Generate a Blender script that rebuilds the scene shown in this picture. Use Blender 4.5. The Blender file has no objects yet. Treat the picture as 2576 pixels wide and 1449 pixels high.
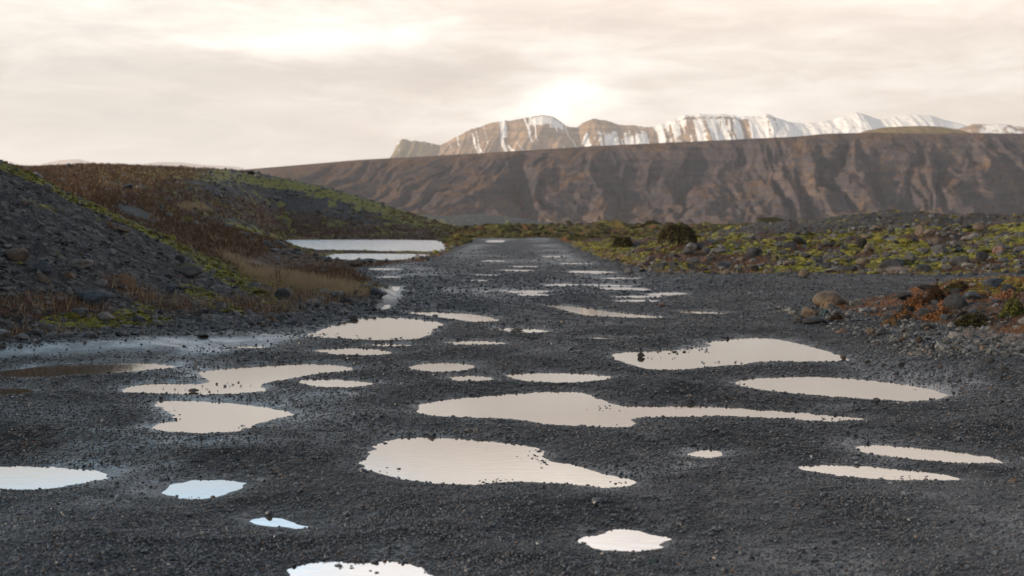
import bpy, bmesh, math, random
import numpy as np
from mathutils import Vector
random.seed(7)
RNG = np.random.default_rng(7)
S = bpy.context.scene
COL = S.collection

# ------------------------------------------------------------------ camera
F = 3578.0                                  # focal length in units of the 2576-wide sketch
PITCH = math.atan(169.5 / F)
EYE = 1.6
cam_d = bpy.data.cameras.new('camera')
cam = bpy.data.objects.new('camera', cam_d); COL.objects.link(cam)
cam.location = (0, 0, EYE)
cam.rotation_euler = (math.pi / 2 - PITCH, 0, 0)
cam_d.lens = 50.0; cam_d.sensor_width = 36.0
cam_d.clip_start = 0.1; cam_d.clip_end = 60000
cam_d.dof.use_dof = True; cam_d.dof.focus_distance = 12.5; cam_d.dof.aperture_fstop = 3.4
S.camera = cam

# ------------------------------------------------------------------ sky
SUN_AZ = math.radians(-104)                  # measured from +Y towards +X: from the left, a little behind the camera
SUN_EL = math.radians(13)
w = bpy.data.worlds.new('World'); S.world = w; w.use_nodes = True
nt = w.node_tree; nt.nodes.clear()
class NB:
    """small node-graph builder"""
    def __init__(s, t): s.t = t
    def n(s, typ, **kw):
        nd = s.t.nodes.new(typ)
        for k, v in kw.items():
            if k.startswith('_'): setattr(nd, k[1:], v)
            else:
                key = k.replace('__', ' ')
                nd.inputs[int(key[1:]) if key[0] == 'i' and key[1:].isdigit() else key].default_value = v
        return nd
    def l(s, a, b): s.t.links.new(a, b)
    def m(s, op, a, b=None, c=None, clamp=False):
        nd = s.t.nodes.new('ShaderNodeMath'); nd.operation = op; nd.use_clamp = clamp
        for i, v in enumerate((a, b, c)):
            if v is None: continue
            if isinstance(v, (int, float)): nd.inputs[i].default_value = v
            else: s.l(v, nd.inputs[i])
        return nd.outputs[0]
    def mix(s, fac, a, b, mode='MIX'):
        nd = s.t.nodes.new('ShaderNodeMix'); nd.data_type = 'RGBA'; nd.blend_type = mode
        for sock, v in ((nd.inputs[0], fac), (nd.inputs[6], a), (nd.inputs[7], b)):
            if isinstance(v, (int, float)): sock.default_value = v
            elif isinstance(v, tuple): sock.default_value = (v + (1,))[:4]
            else: s.l(v, sock)
        return nd.outputs[2]
    def rng(s, v, a, b, c=0.0, d=1.0, smooth=True):
        nd = s.t.nodes.new('ShaderNodeMapRange')
        nd.interpolation_type = 'SMOOTHSTEP' if smooth else 'LINEAR'
        for i, k in enumerate((a, b, c, d)): nd.inputs[i + 1].default_value = k
        s.l(v, nd.inputs[0]); return nd.outputs[0]
    def noise(s, vec, scale, detail=3, rough=.55, dist=0.0):
        nd = s.t.nodes.new('ShaderNodeTexNoise')
        nd.inputs['Scale'].default_value = scale; nd.inputs['Detail'].default_value = detail
        nd.inputs['Roughness'].default_value = rough; nd.inputs['Distortion'].default_value = dist
        s.l(vec, nd.inputs['Vector']); return nd.outputs[0]
    def voro(s, vec, scale, out='Color', feat='F1'):
        nd = s.t.nodes.new('ShaderNodeTexVoronoi'); nd.feature = feat
        nd.inputs['Scale'].default_value = scale; s.l(vec, nd.inputs['Vector'])
        return nd.outputs[out]
    def sep(s, v):
        nd = s.t.nodes.new('ShaderNodeSeparateXYZ'); s.l(v, nd.inputs[0]); return nd.outputs
    def comb(s, x, y, z):
        nd = s.t.nodes.new('ShaderNodeCombineXYZ')
        for i, v in enumerate((x, y, z)):
            if isinstance(v, (int, float)): nd.inputs[i].default_value = v
            else: s.l(v, nd.inputs[i])
        return nd.outputs[0]
B = NB(nt)
tc = B.n('ShaderNodeTexCoord').outputs['Generated']
dx, dy, dz = B.sep(tc)
az = B.m('ARCTAN2', dx, dy)
hyp = B.m('SQRT', B.m('ADD', B.m('MULTIPLY', dx, dx), B.m('MULTIPLY', dy, dy)))
el = B.m('ARCTAN2', dz, hyp)
cv = B.comb(dx, dy, B.m('MULTIPLY', dz, 3.4))
wn = B.noise(cv, 9.0, 6, .6)                     # wispy warp of the cloud banks
wn2 = B.noise(B.comb(dx, dy, B.m('MULTIPLY', dz, 7.0)), 3.2, 7, .58, .6)
az2 = B.m('ADD', az, B.m('MULTIPLY', B.m('SUBTRACT', wn, .5), .10))
el2 = B.m('ADD', el, B.m('MULTIPLY', B.m('SUBTRACT', wn, .5), .05))
def bank(a0, e0, sa, se, amp):
    p = B.m('POWER', B.m('ABSOLUTE', B.m('DIVIDE', B.m('SUBTRACT', az2, a0), sa)), 2)
    q = B.m('POWER', B.m('ABSOLUTE', B.m('DIVIDE', B.m('SUBTRACT', el2, e0), se)), 2)
    return B.m('MULTIPLY', B.m('EXPONENT', B.m('MULTIPLY', B.m('ADD', p, q), -1)), amp)
wn3 = B.noise(B.comb(dx, dy, B.m('MULTIPLY', dz, 4.5)), 13.0, 6, .62, .8)
lum = B.m('ADD', B.m('MULTIPLY', B.m('SUBTRACT', wn2, .5), .40), .94)
lum = B.m('ADD', lum, B.m('MULTIPLY', B.m('SUBTRACT', wn3, .5), .34))
for b in ((-.105, .124, .065, .012, .15), (-.20, .120, .06, .008, .12), (-.33, .145, .07, .02, .05), (.038, .086, .026, .011, .42), (.015, .075, .045, .007, .20), (.10, .105, .12, .03, .08),
          (.22, .085, .14, .03, .06), (-.20, .098, .13, .012, -.08), (-.04, .098, .045, .014, -.12), (.05, .147, .12, .012, -.13),
          (-.30, .07, .16, .02, -.06), (.10, .082, .03, .012, -.06), (-.28, .150, .05, .006, -.10), (-.12, .155, .10, .007, -.10), (.2, .14, .06, .01, -.05)):
    lum = B.m('ADD', lum, bank(*b))
lum = B.m('MAXIMUM', lum, .4)
hue = B.rng(B.m('ADD', az, B.m('MULTIPLY', B.m('SUBTRACT', wn2, .5), .9)), -.35, .15)
low_c = B.mix(hue, (.82, .75, .675), (.88, .745, .64))
cloud = B.mix(B.rng(lum, .86, 1.18), low_c, (1.0, .925, .83))
rise = B.rng(el, .10, .25)                       # the overcast is thinner and brighter overhead
leftness = B.rng(B.m('ADD', az, B.m('MULTIPLY', B.m('SUBTRACT', wn2, .5), .3)), -.03, -.20)
cool = B.m('MULTIPLY', B.rng(B.m('SUBTRACT', el, B.m('MULTIPLY', leftness, .07)), .17, .33), 1.0)
cool = B.m('MAXIMUM', cool, B.m('MULTIPLY', leftness, B.rng(el, .150, .195)))
cloud = B.mix(cool, cloud, B.mix(leftness, (.85, .90, 1.0), (.60, .82, 1.0)))
lum2 = B.m('MULTIPLY', lum, B.m('ADD', 1.0, B.m('MULTIPLY', rise, 1.15)))
lum2 = B.m('MULTIPLY', lum2, B.rng(el, .25, .62, 1.0, .10))      # and dimmed towards the zenith to lower the light on the ground
sky = B.n('ShaderNodeTexSky', _sky_type='NISHITA', _sun_disc=False, _sun_elevation=SUN_EL, _sun_rotation=SUN_AZ, _air_density=1.0, _dust_density=1.5)
nish = B.n('ShaderNodeVectorMath', _operation='SCALE'); nish.inputs['Scale'].default_value = 0.10
B.l(sky.outputs[0], nish.inputs[0])
cl = B.n('ShaderNodeVectorMath', _operation='SCALE'); B.l(cloud, cl.inputs[0]); B.l(lum2, cl.inputs['Scale'])
total = B.mix(.9, nish.outputs[0], cl.outputs[0])
bg = B.n('ShaderNodeBackground'); B.l(total, bg.inputs['Color']); bg.inputs['Strength'].default_value = 1.0
wo = B.n('ShaderNodeOutputWorld'); B.l(bg.outputs[0], wo.inputs['Surface'])

sun_d = bpy.data.lights.new('sun', 'SUN'); sun_d.energy = 4.8; sun_d.angle = math.radians(2.5); sun_d.color = (1.0, .78, .56)
sun = bpy.data.objects.new('sun', sun_d); COL.objects.link(sun)
sv = Vector((math.sin(SUN_AZ) * math.cos(SUN_EL), math.cos(SUN_AZ) * math.cos(SUN_EL), math.sin(SUN_EL)))
sun.rotation_euler = sv.to_track_quat('Z', 'Y').to_euler()
S.view_settings.view_transform = 'Standard'; S.view_settings.look = 'None'
S.view_settings.exposure = 0.27; S.view_settings.gamma = 1.0
S.render.engine = 'CYCLES'
S.cycles.use_denoising = True
S.cycles.max_bounces = 5; S.cycles.diffuse_bounces = 2; S.cycles.glossy_bounces = 3; S.cycles.volume_bounces = 0
S.cycles.sample_clamp_indirect = 4.0

# ------------------------------------------------------------------ numeric helpers
def lattice(ix, iy, seed):
    h = (ix.astype(np.int64) * 374761393 + iy.astype(np.int64) * 668265263 + seed * 1442695041) & 0xffffffff
    h = ((h ^ (h >> 13)) * 1274126177) & 0xffffffff
    h = (h ^ (h >> 16)) & 0xffffffff
    return h / 4294967295.0
def vnoise(x, y, seed=0):
    ix = np.floor(x); iy = np.floor(y); fx = x - ix; fy = y - iy
    fx = fx * fx * (3 - 2 * fx); fy = fy * fy * (3 - 2 * fy)
    a = lattice(ix, iy, seed); b = lattice(ix + 1, iy, seed); c = lattice(ix, iy + 1, seed); d = lattice(ix + 1, iy + 1, seed)
    return (a * (1 - fx) + b * fx) * (1 - fy) + (c * (1 - fx) + d * fx) * fy
def fbm(x, y, oct=4, seed=0, gain=.5):
    s = 0; a = 1; t = 0
    for i in range(oct):
        s = s + a * vnoise(x * 2 ** i + 17.3 * i, y * 2 ** i - 9.1 * i, seed + i); t += a; a *= gain
    return s / t
def ridged(x, y, oct=4, seed=0, gain=.5):
    s = 0; a = 1; t = 0
    for i in range(oct):
        s = s + a * (1 - np.abs(2 * vnoise(x * 2 ** i + 7.7 * i, y * 2 ** i + 3.3 * i, seed + i) - 1)); t += a; a *= gain
    return s / t
def sst(v, a, b):
    t = np.clip((v - a) / (b - a), 0, 1); return t * t * (3 - 2 * t)
def tab(v, pts):
    p = np.array(pts, float); return np.interp(v, p[:, 0], p[:, 1])
cP, sP = math.cos(PITCH), math.sin(PITCH)
def proj(x, y, z):
    """world point -> position in the 2576 x 1449 sketch of the photograph"""
    zz = z - EYE
    f = y * cP - zz * sP; u = y * sP + zz * cP
    f = np.where(f < .3, .3, f)
    return 1288 + F * x / f, 724.5 - F * u / f
def ray(px, py):
    a = (px - 1288) / F; b = (724.5 - py) / F
    return a, cP + b * sP, -sP + b * cP
def flat(px, py, z=0.0):
    a, b, c = ray(px, py); t = (z - EYE) / c; return a * t, b * t

# ------------------------------------------------------------------ big landform: profiles running away from the camera
# each column: bearing, then (distance, height) ; heights given as ('p', row) are the height seen at that row of the sketch
def P(d, row): return (d, EYE + (555 - row) / F * d)
cols = [
 (-2600, [(12,0),(30,4),(60,6),(120,7),(400,2)]),
 (-900, [(14,0),(30,5),(60,6),(190,9),(400,2)]),
 (-400, [(15,0),(30,4.6),(45,4.2),(100,6),(190,9),(400,2)]),
 (-100, [(17,0),P(24,520),P(29.5,372),(38,2.6),(60,3),(190,8.6),(400,0)]),
 (0,   [(17.6,0),(19,.25),P(24,560),P(30,402),(38,2.0),P(60,440),P(190,430),(400,0)]),
 (100, [(18,0),(19.4,.22),P(24.5,580),P(30.5,443),(37,.9),P(60,462),P(110,445),P(190,424),(400,0)]),
 (200, [(18.5,0),(20,.22),P(25.5,610),P(31,491),(37,.5),P(50,505),P(100,455),P(190,419),(400,0)]),
 (300, [(19,0),(20.5,.18),P(26,650),P(31.5,533),(37,.2),P(50,540),P(90,480),P(190,418),(400,0)]),
 (400, [(19.7,0),(21.3,.16),P(27,680),P(32,582),(38,.1),P(50,580),P(90,505),P(190,420),(400,0)]),
 (500, [(20.5,0),(22,.14),P(28,710),P(32.5,634),(38,.1),P(50,620),P(68,556),(80,1.0),P(95,540),P(190,424),(400,0)]),
 (600, [(21.5,0),(23,.12),P(29,728),P(33,674),(38,.05),P(52,655),P(78,578),(90,.7),P(105,565),P(190,430),(400,0)]),
 (700, [(22.5,0),(24,.12),P(29,740),P(33.5,701),(40,0),(60,-.1),P(88,604),(100,-.5),(150,-.55),(157,-.3),P(190,443),(400,0)]),
 (800, [(23.5,0),(25,.12),P(29,745),P(33.5,713),(40,.1),(55,-.1),(80,-.38),(98,-.41),(104,-.75),(150,-.7),(157,-.3),P(190,462),(400,0)]),
 (880, [(24.5,0),(26,.12),P(29.5,738),P(33,722),(38,.1),(46,0),(60,-.25),(72,-.41),(78,-.75),(86,-.75),(89,-.41),(97,-.41),(103,-.8),(150,-.7),(157,-.3),P(190,483),(400,0)]),
 (950, [(27,0),(28,.12),(30,.28),(32,.1),(34,0),(48,0),(60,-.25),(72,-.41),(78,-.75),(86,-.75),(89,-.41),(95,-.41),(101,-.8),(150,-.7),(157,-.3),P(190,502),(400,0)]),
 (1000,[(30,0),(45,0),(55,0),(62,-.28),(72,-.41),(78,-.75),(86,-.75),(89,-.41),(94,-.41),(100,-.8),(150,-.7),(157,-.3),P(192,521),(400,0)]),
 (1100,[(30,0),(60,0),(66,-.1),(80,-.42),(92,-.42),(99,-.8),(145,-.7),(152,-.3),P(190,557),(300,0),(400,0)]),
 (1150,[(30,0),(84,0),(92,-.1),(106,-.3),(120,-.2),(150,0),P(190,575),(400,0)]),
 (1190,[(30,0),(120,0),(140,.1),(190,0),(400,0)]),
 (1300,[(30,0),(120,0),(170,-.1),(260,.1),(400,0)]),
 (1420,[(30,0),(120,0),(150,.2),(220,-.1),(400,.1)]),
 (1500,[(30,0),(58,0),(70,.12),(100,.15),(220,0),(400,.1)]),
 (1600,[(30,0),(44,0),(60,.25),(80,.35),(110,.1),(200,.3),(400,0)]),
 (1750,[(30,0),(42,0),(60,.5),(80,.6),(110,.3),(200,.3),(400,0)]),
 (1900,[(30,0),(42,0),(60,.7),P(85,568),(110,.6),(200,.2),(400,0)]),
 (2050,[(25,0),(42,0),(60,.82),P(85,559),(115,.6),(200,.2),(400,0)]),
 (2120,[(22.7,0),(24.5,.09),(26.5,0),(42,0),(60,.84),P(84,548),(115,.6),(200,.2),(400,0)]),
 (2250,[(21.3,0),(24.5,.3),(27.5,0),(41,0),(60,.88),P(81,532),(110,.6),(200,.2),(400,0)]),
 (2320,[(20.5,0),(24.3,.48),(28,0),(41,0),(60,.9),P(80,531),(110,.6),(200,.2),(400,0)]),
 (2420,[(19.4,0),(24,.58),(28.3,0),(40.5,0),(60,.95),P(79,546),(110,.6),(200,.2),(400,0)]),
 (2576,[(17.8,0),(24,.64),(29,0),(40,0),(60,1.05),P(76,549),(110,.6),(200,.2),(400,0)]),
 (3000,[(15,0),(23,1.0),(30,.1),(39,0),(60,1.1),P(76,550),(110,.8),(200,.2),(400,0)]),
 (3800,[(13,0),(22,1.0),(34,.5),(45,.6),(60,1.1),(76,1.7),(110,.8),(200,.2),(400,0)]),
 (6000,[(12,0),(22,1.0),(34,.5),(60,1.1),(200,.2),(400,0)]),
]
far_rows = [(-2600,(700,3)),(900,(700,0)),(1000,(1000,8)),(1060,(1200,6.6)),(1130,(1200,5.4)),(1190,(1200,8.0)),(1240,(1200,9.6)),(1300,(1200,4.6)),(1400,(1200,-1.5)),(1550,(1200,-4)),(6000,(1200,-4))]
PXF = np.arange(-2600, 6001, 20.0); LDF = np.linspace(math.log(2), math.log(3000), 620)
grid0 = np.zeros((len(cols), len(LDF)))
for i, (px, pts) in enumerate(cols):
    p = [(2.0, 0.0), (pts[0][0] * .8, 0.0)] + list(pts)
    fz = np.interp(px, [f[0] for f in far_rows], [f[1][1] for f in far_rows])
    p += [(650, -.5), (850, -3), (1200, fz if px > 950 else -2), (1700, -9), (3000, -14)]
    grid0[i] = np.interp(LDF, [math.log(a[0]) for a in p], [a[1] for a in p])
cpx = np.array([c[0] for c in cols], float)
HT = np.zeros((len(PXF), len(LDF)))
for j in range(len(LDF)): HT[:, j] = np.interp(PXF, cpx, grid0[:, j])
def blur(a, r, ax):
    k = np.exp(-np.linspace(-2, 2, 2 * r + 1) ** 2); k /= k.sum()
    pad = [(0, 0), (0, 0)]; pad[ax] = (r, r); b = np.pad(a, pad, mode='edge')
    out = np.zeros_like(a)
    for i, kk in enumerate(k):
        out += kk * (b[i:i + a.shape[0], :] if ax == 0 else b[:, i:i + a.shape[1]])
    return out
HT = blur(blur(HT, 3, 1), 2, 0)
def landform(x, y):
    d = np.maximum(np.hypot(x, y) * .999, 2.01)
    yy = np.maximum(y, .02 * d + .01)
    px = 1288 + F * x / yy
    dd = np.where(y > 0, np.maximum(y, 2.01), 2.01)
    # wide bearings are measured along the ray, narrow ones along the view axis
    wide = sst(np.abs(x / yy), .5, 1.2); dd = dd * (1 - wide) + d * wide
    u = np.clip((px - PXF[0]) / 20.0, 0, len(PXF) - 1.001); v = np.clip((np.log(dd) - LDF[0]) / (LDF[1] - LDF[0]), 0, len(LDF) - 1.001)
    i = u.astype(int); j = v.astype(int); fu = u - i; fv = v - j
    z = (HT[i, j] * (1 - fu) + HT[i + 1, j] * fu) * (1 - fv) + (HT[i, j + 1] * (1 - fu) + HT[i + 1, j + 1] * fu) * fv
    return z * sst(y / d, -.2, .15)

# ------------------------------------------------------------------ puddles (outlines on the ground, in metres)
PUD = [
 ("longest near puddle in the middle of the road, with a tapering right tail", [(905,1175),(925,1150),(950,1125),(985,1100),(1100,1100),(1200,1106),(1300,1118),(1350,1124),(1372,1137),(1378,1158),(1420,1165),(1480,1180),(1540,1196),(1612,1216),(1560,1226),(1480,1224),(1400,1214),(1300,1212),(1250,1216),(1180,1222),(1060,1214),(1000,1204),(950,1190)]),
 ("very wide pale puddle across mid road that narrows into a long right arm", [(1040,1028),(1080,1010),(1180,998),(1280,990),(1400,982),(1470,986),(1510,1005),(1560,1022),(1660,1021),(1760,1019),(1880,1027),(2000,1036),(2100,1046),(2195,1053),(2120,1060),(2060,1061),(1950,1052),(1850,1047),(1700,1050),(1580,1050),(1605,1070),(1560,1077),(1480,1073),(1360,1067),(1280,1053),(1180,1051),(1080,1047)]),
 ("large smooth oval puddle at the right side of the road", [(1833,962),(1900,950),(2000,944),(2100,946),(2200,955),(2300,968),(2392,992),(2370,1004),(2300,1013),(2200,1006),(2100,999),(2000,991),(1900,979)]),
 ("broad right puddle with a dark stone and a brown stone at its tip", [(1522,895),(1580,882),(1650,881),(1720,877),(1795,870),(1772,858),(1840,852),(1900,844),(1960,852),(2040,869),(2100,889),(2160,907),(2060,912),(1960,911),(1885,911),(1872,919),(1780,923),(1700,933),(1640,931),(1590,919)]),
 ("ragged forked puddle left of the road centre with a small gravel islet", [(278,986),(320,970),(380,960),(460,963),(530,963),(510,946),(483,935),(560,924),(700,914),(800,910),(915,925),(850,936),(780,943),(740,951),(700,958),(650,966),(692,981),(600,991),(500,994),(390,991)]),
 ("short narrow puddle under the right arm of the forked puddle", [(742,958),(800,952),(880,955),(955,966),(880,977),(800,976)]),
 ("notched arrow shaped puddle on the left half of the road", [(385,1008),(440,1006),(560,1010),(660,1022),(758,1040),(700,1053),(650,1066),(600,1087),(520,1092),(440,1087),(368,1078),(400,1062),(458,1060),(430,1042),(395,1022)]),
 ("light blue puddle cut by the left edge of the photo", [(-180,1200),(-60,1170),(60,1170),(180,1176),(260,1181),(294,1192),(250,1209),(180,1222),(90,1232),(0,1230),(-100,1226)]),
 ("small lavender white puddle in the lower left foreground", [(388,1236),(430,1211),(500,1202),(580,1204),(645,1217),(600,1236),(540,1253),(470,1259),(418,1252)]),
 ("thin shallow pale blue puddle below the lavender white one", [(588,1306),(640,1296),(700,1298),(760,1313),(822,1326),(760,1333),(690,1328),(630,1322)]),
 ("blue puddle cut by the bottom edge of the photo", [(715,1442),(760,1420),(830,1411),(900,1418),(990,1412),(1060,1428),(1120,1470),(1000,1540),(780,1530)]),
 ("small cream oval puddle in the lower right foreground", [(1438,1358),(1490,1340),(1560,1329),(1640,1339),(1694,1360),(1660,1379),(1590,1389),(1520,1384),(1470,1371)]),
 ("tiny oval puddle alone in the right foreground gravel", [(1722,1140),(1760,1129),(1810,1131),(1842,1142),(1800,1151),(1750,1151)]),
 ("slender upper one of two parallel puddles at far right", [(2126,1122),(2180,1116),(2260,1119),(2380,1131),(2480,1144),(2550,1162),(2480,1167),(2380,1163),(2280,1153),(2180,1143)]),
 ("slender lower one of two parallel puddles at far right", [(1980,1172),(2050,1164),(2160,1167),(2280,1177),(2380,1189),(2430,1202),(2380,1210),(2280,1208),(2160,1204),(2060,1191)]),
 ("large far left puddle at the foot of the rocky bank", [(768,843),(820,828),(870,808),(920,799),(960,795),(1050,803),(1125,814),(1085,827),(1075,846),(1030,856),(940,857),(860,853),(800,849)]),
 ("slanting band puddle just behind the large far left one", [(1006,786),(1060,781),(1140,783),(1220,794),(1262,805),(1220,812),(1165,807),(1080,794)]),
 ("short thin puddle with a grey flake in it, right of the slanting band", [(1230,822),(1300,824),(1390,830),(1360,839),(1300,838)]),
 ("narrow puddle under dark rim in the road middle distance", [(1108,860),(1170,854),(1240,856),(1290,864),(1220,869),(1150,869)]),
 ("thin pointed puddle touching below the large far left one", [(915,865),(980,861),(1066,869),(980,874)]),
 ("leaf shaped puddle left of centre above the forked puddle", [(776,882),(850,875),(930,875),(995,887),(940,897),(850,893)]),
 ("oval puddle in the centre of the road above the very wide one", [(1018,925),(1060,913),(1120,909),(1170,914),(1205,924),(1150,935),(1080,937)]),
 ("small puddle just below the central oval one", [(1120,948),(1180,941),(1258,951),(1220,959),(1160,961)]),
 ("shallow wide puddle right of the small central one", [(1265,940),(1340,936),(1430,935),(1510,941),(1560,948),(1500,957),(1420,966),(1330,961),(1290,953)]),
 ("long brown puddle in shade at the left edge below the track", [(-160,948),(-40,938),(60,924),(160,914),(260,909),(360,909),(470,921),(390,931),(260,942),(120,950),(-20,954)]),
 ("smaller brown puddle at the left edge under the long brown one", [(-120,985),(0,976),(60,976),(98,985),(40,996),(-60,1002)]),
 ("long slanting strip puddle right of the centre in the middle distance", [(1360,765),(1420,767),(1480,776),(1560,787),(1690,798),(1640,803),(1550,799),(1470,794),(1430,782)]),
 ("short strip puddle above the broad right one", [(1474,850),(1520,846),(1596,850),(1520,856)]),
 ("tiny strip puddle above the short strip one", [(1512,816),(1560,813),(1604,818),(1550,821)]),
 ("water filled curved wheel rut beside the bank tip", [(950,780),(963,762),(978,738),(986,720),(1004,720),(998,745),(988,765),(972,781)]),
 ("flat bright puddle at the left pull out of the road", [(955,698),(980,695),(1003,698),(980,702)]),
]
STRIPS = [(1330,734,48,3.5),(1345,742,40,3.5),(1600,757,56,4),(1768,786,60,5),(1600,747,60,3),(1572,727,60,4),(1680,740,48,4.5),(1490,685,50,4),(1412,717,34,3.5),(1400,646,22,1.6),(1240,657,18,1.6),(1455,664,34,1.8),(1318,671,26,1.8),(1222,692,20,2),(1560,701,40,2.4),
          (970,678,26,2.5),(1246,607,18,3),(1380,864,50,2.5),(1210,706,26,2),(1300,681,34,2),(628,874,42,4),(1520,718,70,2)]
polys = []
for lab, pts in PUD:
    q = [flat(*p) for p in pts]
    for rep in range(2):                      # corners rounded off
        r = []
        for i in range(len(q)):
            a, b = q[i], q[(i + 1) % len(q)]
            r += [(a[0] * .75 + b[0] * .25, a[1] * .75 + b[1] * .25), (a[0] * .25 + b[0] * .75, a[1] * .25 + b[1] * .75)]
        q = r
    polys.append((lab, np.array(r)))
for k, (cx, cy, rx, ry) in enumerate(STRIPS):
    q = []
    for a in range(12):
        t = a / 12 * 2 * math.pi
        q.append(flat(cx + rx * math.cos(t), cy + ry * math.sin(t) + .03 * rx * math.cos(t) * (1 if k % 2 else -.3)))
    polys.append((None, np.array(q)))
def sdf(x, y):
    """signed distance to the nearest puddle outline (negative inside)"""
    out = np.full(x.shape, 9.0)
    for lab, q in polys:
        x0, y0 = q.min(0) - 1.6; x1, y1 = q.max(0) + 1.6
        m = np.nonzero((x > x0) & (x < x1) & (y > y0) & (y < y1))[0]
        if len(m) == 0: continue
        X = x[m]; Y = y[m]; best = np.full(len(m), 99.0); ins = np.zeros(len(m), bool)
        for i in range(len(q)):
            ax, ay = q[i]; bx, by = q[(i + 1) % len(q)]
            ex, ey = bx - ax, by - ay
            t = np.clip(((X - ax) * ex + (Y - ay) * ey) / (ex * ex + ey * ey + 1e-9), 0, 1)
            best = np.minimum(best, np.hypot(X - ax - t * ex, Y - ay - t * ey))
            c = ((ay > Y) != (by > Y)) & (X < ex * (Y - ay) / (by - ay + 1e-12) + ax)
            ins ^= c
        out[m] = np.minimum(out[m], np.where(ins, -best, best))
    return out - np.minimum(.035 + .0016 * y + .006 * np.maximum(y - 27, 0), .25) * (out < 8)
XL = [(0,-30),(13,-30),(15,-8.2),(17.6,-6.4),(19.7,-5.0),(22.5,-3.75),(24.4,-2.95),(28.6,-2.65),(32.7,-2.86),(39.5,-4.1),(46,-5.6),(50,-5.0),(57,-3.4),(76,-3.6),(114,-3.4),(130,-3.3),(600,-3.3)]
XR = [(0,60),(40,60),(41,6),(42.4,4.2),(50,3.8),(67,3.6),(127,3.98),(600,4)]
def road_dist(x, y, big):
    """>0 on the gravel surface, metres to its border"""
    n = (fbm(x * .9, y * .5, 3, 5) - .5) * 1.0
    l = x - tab(y, XL) + n * .5
    yb = 41.9 - .12 * np.clip(x - 4, 0, 20) + n * .5
    r = np.where(x > 4.2, np.maximum(yb - y, tab(y, XR) - x), tab(y, XR) - x) + n * .4
    r = np.where(y < 39, 5.0, r)
    m = np.minimum(l, r)
    mound = (x > 4) & (y > 12) & (y < 32)
    m = np.where(mound, np.minimum(m, (.045 - big) * 9 + n * .25), m)
    return np.minimum(m, 128 - y)
def terrain(x, y, full=False):
    d = np.hypot(x, y)
    big = landform(x, y)
    rd = road_dist(x, y, big)
    sd = sdf(x, y)
    k = np.minimum(1, 13 / np.maximum(d, 1))
    off = sst(rd, .3, -.6)
    und = (.20 * fbm(x / 1.7 + 3, y / 2.2, 3, 11) * (.22 + .78 * k) + .05 * (fbm(x / 6, y / 9, 2, 12)) * 1.0)
    road = .008 + .050 * (1 - np.exp(-np.maximum(sd, 0) / .45)) * (.35 + .65 * k) + (und - .05) * sst(sd, .05, 1.3)
    inside = -np.minimum(.10, -sd * .17)
    road = np.where(sd < 0, .008 + inside, road)
    fine = (fbm(x * 9, y * 9, 3, 21) - .5) * .020 * sst(d, 60, 20) + (fbm(x * 2.2, y * 2.2, 3, 22) - .5) * .022 * sst(sd, 0, .6)
    road = road + fine
    pf = 1 - .85 * sst(x, -34, -26) * sst(x, -1, -3) * sst(y, 44, 54) * sst(y, 170, 158)      # flat marsh round the pond
    hummock = np.where(x < 0, .5, 1.5) * sst(rd, 0, -3) * pf
    nat = big + (fbm(x * .55, y * .45, 4, 31) - .5) * .50 * hummock * sst(d, 15, 60) + (fbm(x * 2.3, y * 2.0, 4, 33) - .5) * .16 * pf * sst(rd, .2, -1.0) \
        + (fbm(x * 8, y * 8, 2, 34) - .5) * .05 * pf * sst(d, 120, 40)
    nat = nat + (fbm(x * .06, y * .05, 4, 35) - .5) * 1.6 * sst(d, 150, 220) * sst(d, 1500, 400)
    z = road * (1 - off) + (nat + .02) * off + big * (1 - off)
    # keep pond bed under the pond
    pond = (big < -.55) & (x < -3)
    z = np.where(pond, np.minimum(z, -.60), z)
    if full: return z, rd, sd, big
    return z

def hit(px, py, dmin=5.0, dmax=400.0):
    a, b, c = ray(px, py)
    t = np.exp(np.linspace(math.log(dmin), math.log(dmax), 1400))
    x = a * t; y = b * t; z = EYE + c * t
    h = terrain(x, y)
    k = np.nonzero(h >= z)[0]
    if len(k) == 0: return None
    k = k[0]
    return float(x[k]), float(y[k]), float(h[k])

# ------------------------------------------------------------------ mesh helpers
def make_obj(name, me, kind=None, label=None, cat=None, group=None, parent=None, loc=None):
    o = bpy.data.objects.new(name, me); COL.objects.link(o)
    if kind: o['kind'] = kind
    if label: o['label'] = label
    if cat: o['category'] = cat
    if group: o['group'] = group
    if parent: o.parent = parent
    if loc is not None: o.location = loc
    return o
def mesh_np(name, V, Fc, mat=None, smooth=True, attrs=None):
    """V (n,3); Fc (m,k) quads or triangles"""
    me = bpy.data.meshes.new(name)
    V = np.asarray(V, np.float32); Fc = np.asarray(Fc, np.int32); k = Fc.shape[1]
    me.vertices.add(len(V)); me.vertices.foreach_set('co', V.ravel())
    me.loops.add(Fc.size); me.loops.foreach_set('vertex_index', Fc.ravel())
    me.polygons.add(len(Fc)); me.polygons.foreach_set('loop_start', np.arange(0, Fc.size, k, dtype=np.int32))
    me.update(calc_edges=True)
    if smooth: me.polygons.foreach_set('use_smooth', np.ones(len(Fc), bool))
    for an, (typ, data) in (attrs or {}).items():
        at = me.attributes.new(an, typ, 'POINT')
        if typ == 'FLOAT': at.data.foreach_set('value', np.asarray(data, np.float32).ravel())
        elif typ == 'FLOAT_COLOR': at.data.foreach_set('color', np.asarray(data, np.float32).ravel())
        elif typ == 'FLOAT_VECTOR': at.data.foreach_set('vector', np.asarray(data, np.float32).ravel())
    if mat: me.materials.append(mat)
    me.validate()
    return me
def grid_faces(nr, nc, wrap=False):
    a = np.arange(nr * nc).reshape(nr, nc)
    return np.stack([a[:-1, :-1], a[:-1, 1:], a[1:, 1:], a[1:, :-1]], -1).reshape(-1, 4)

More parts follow.
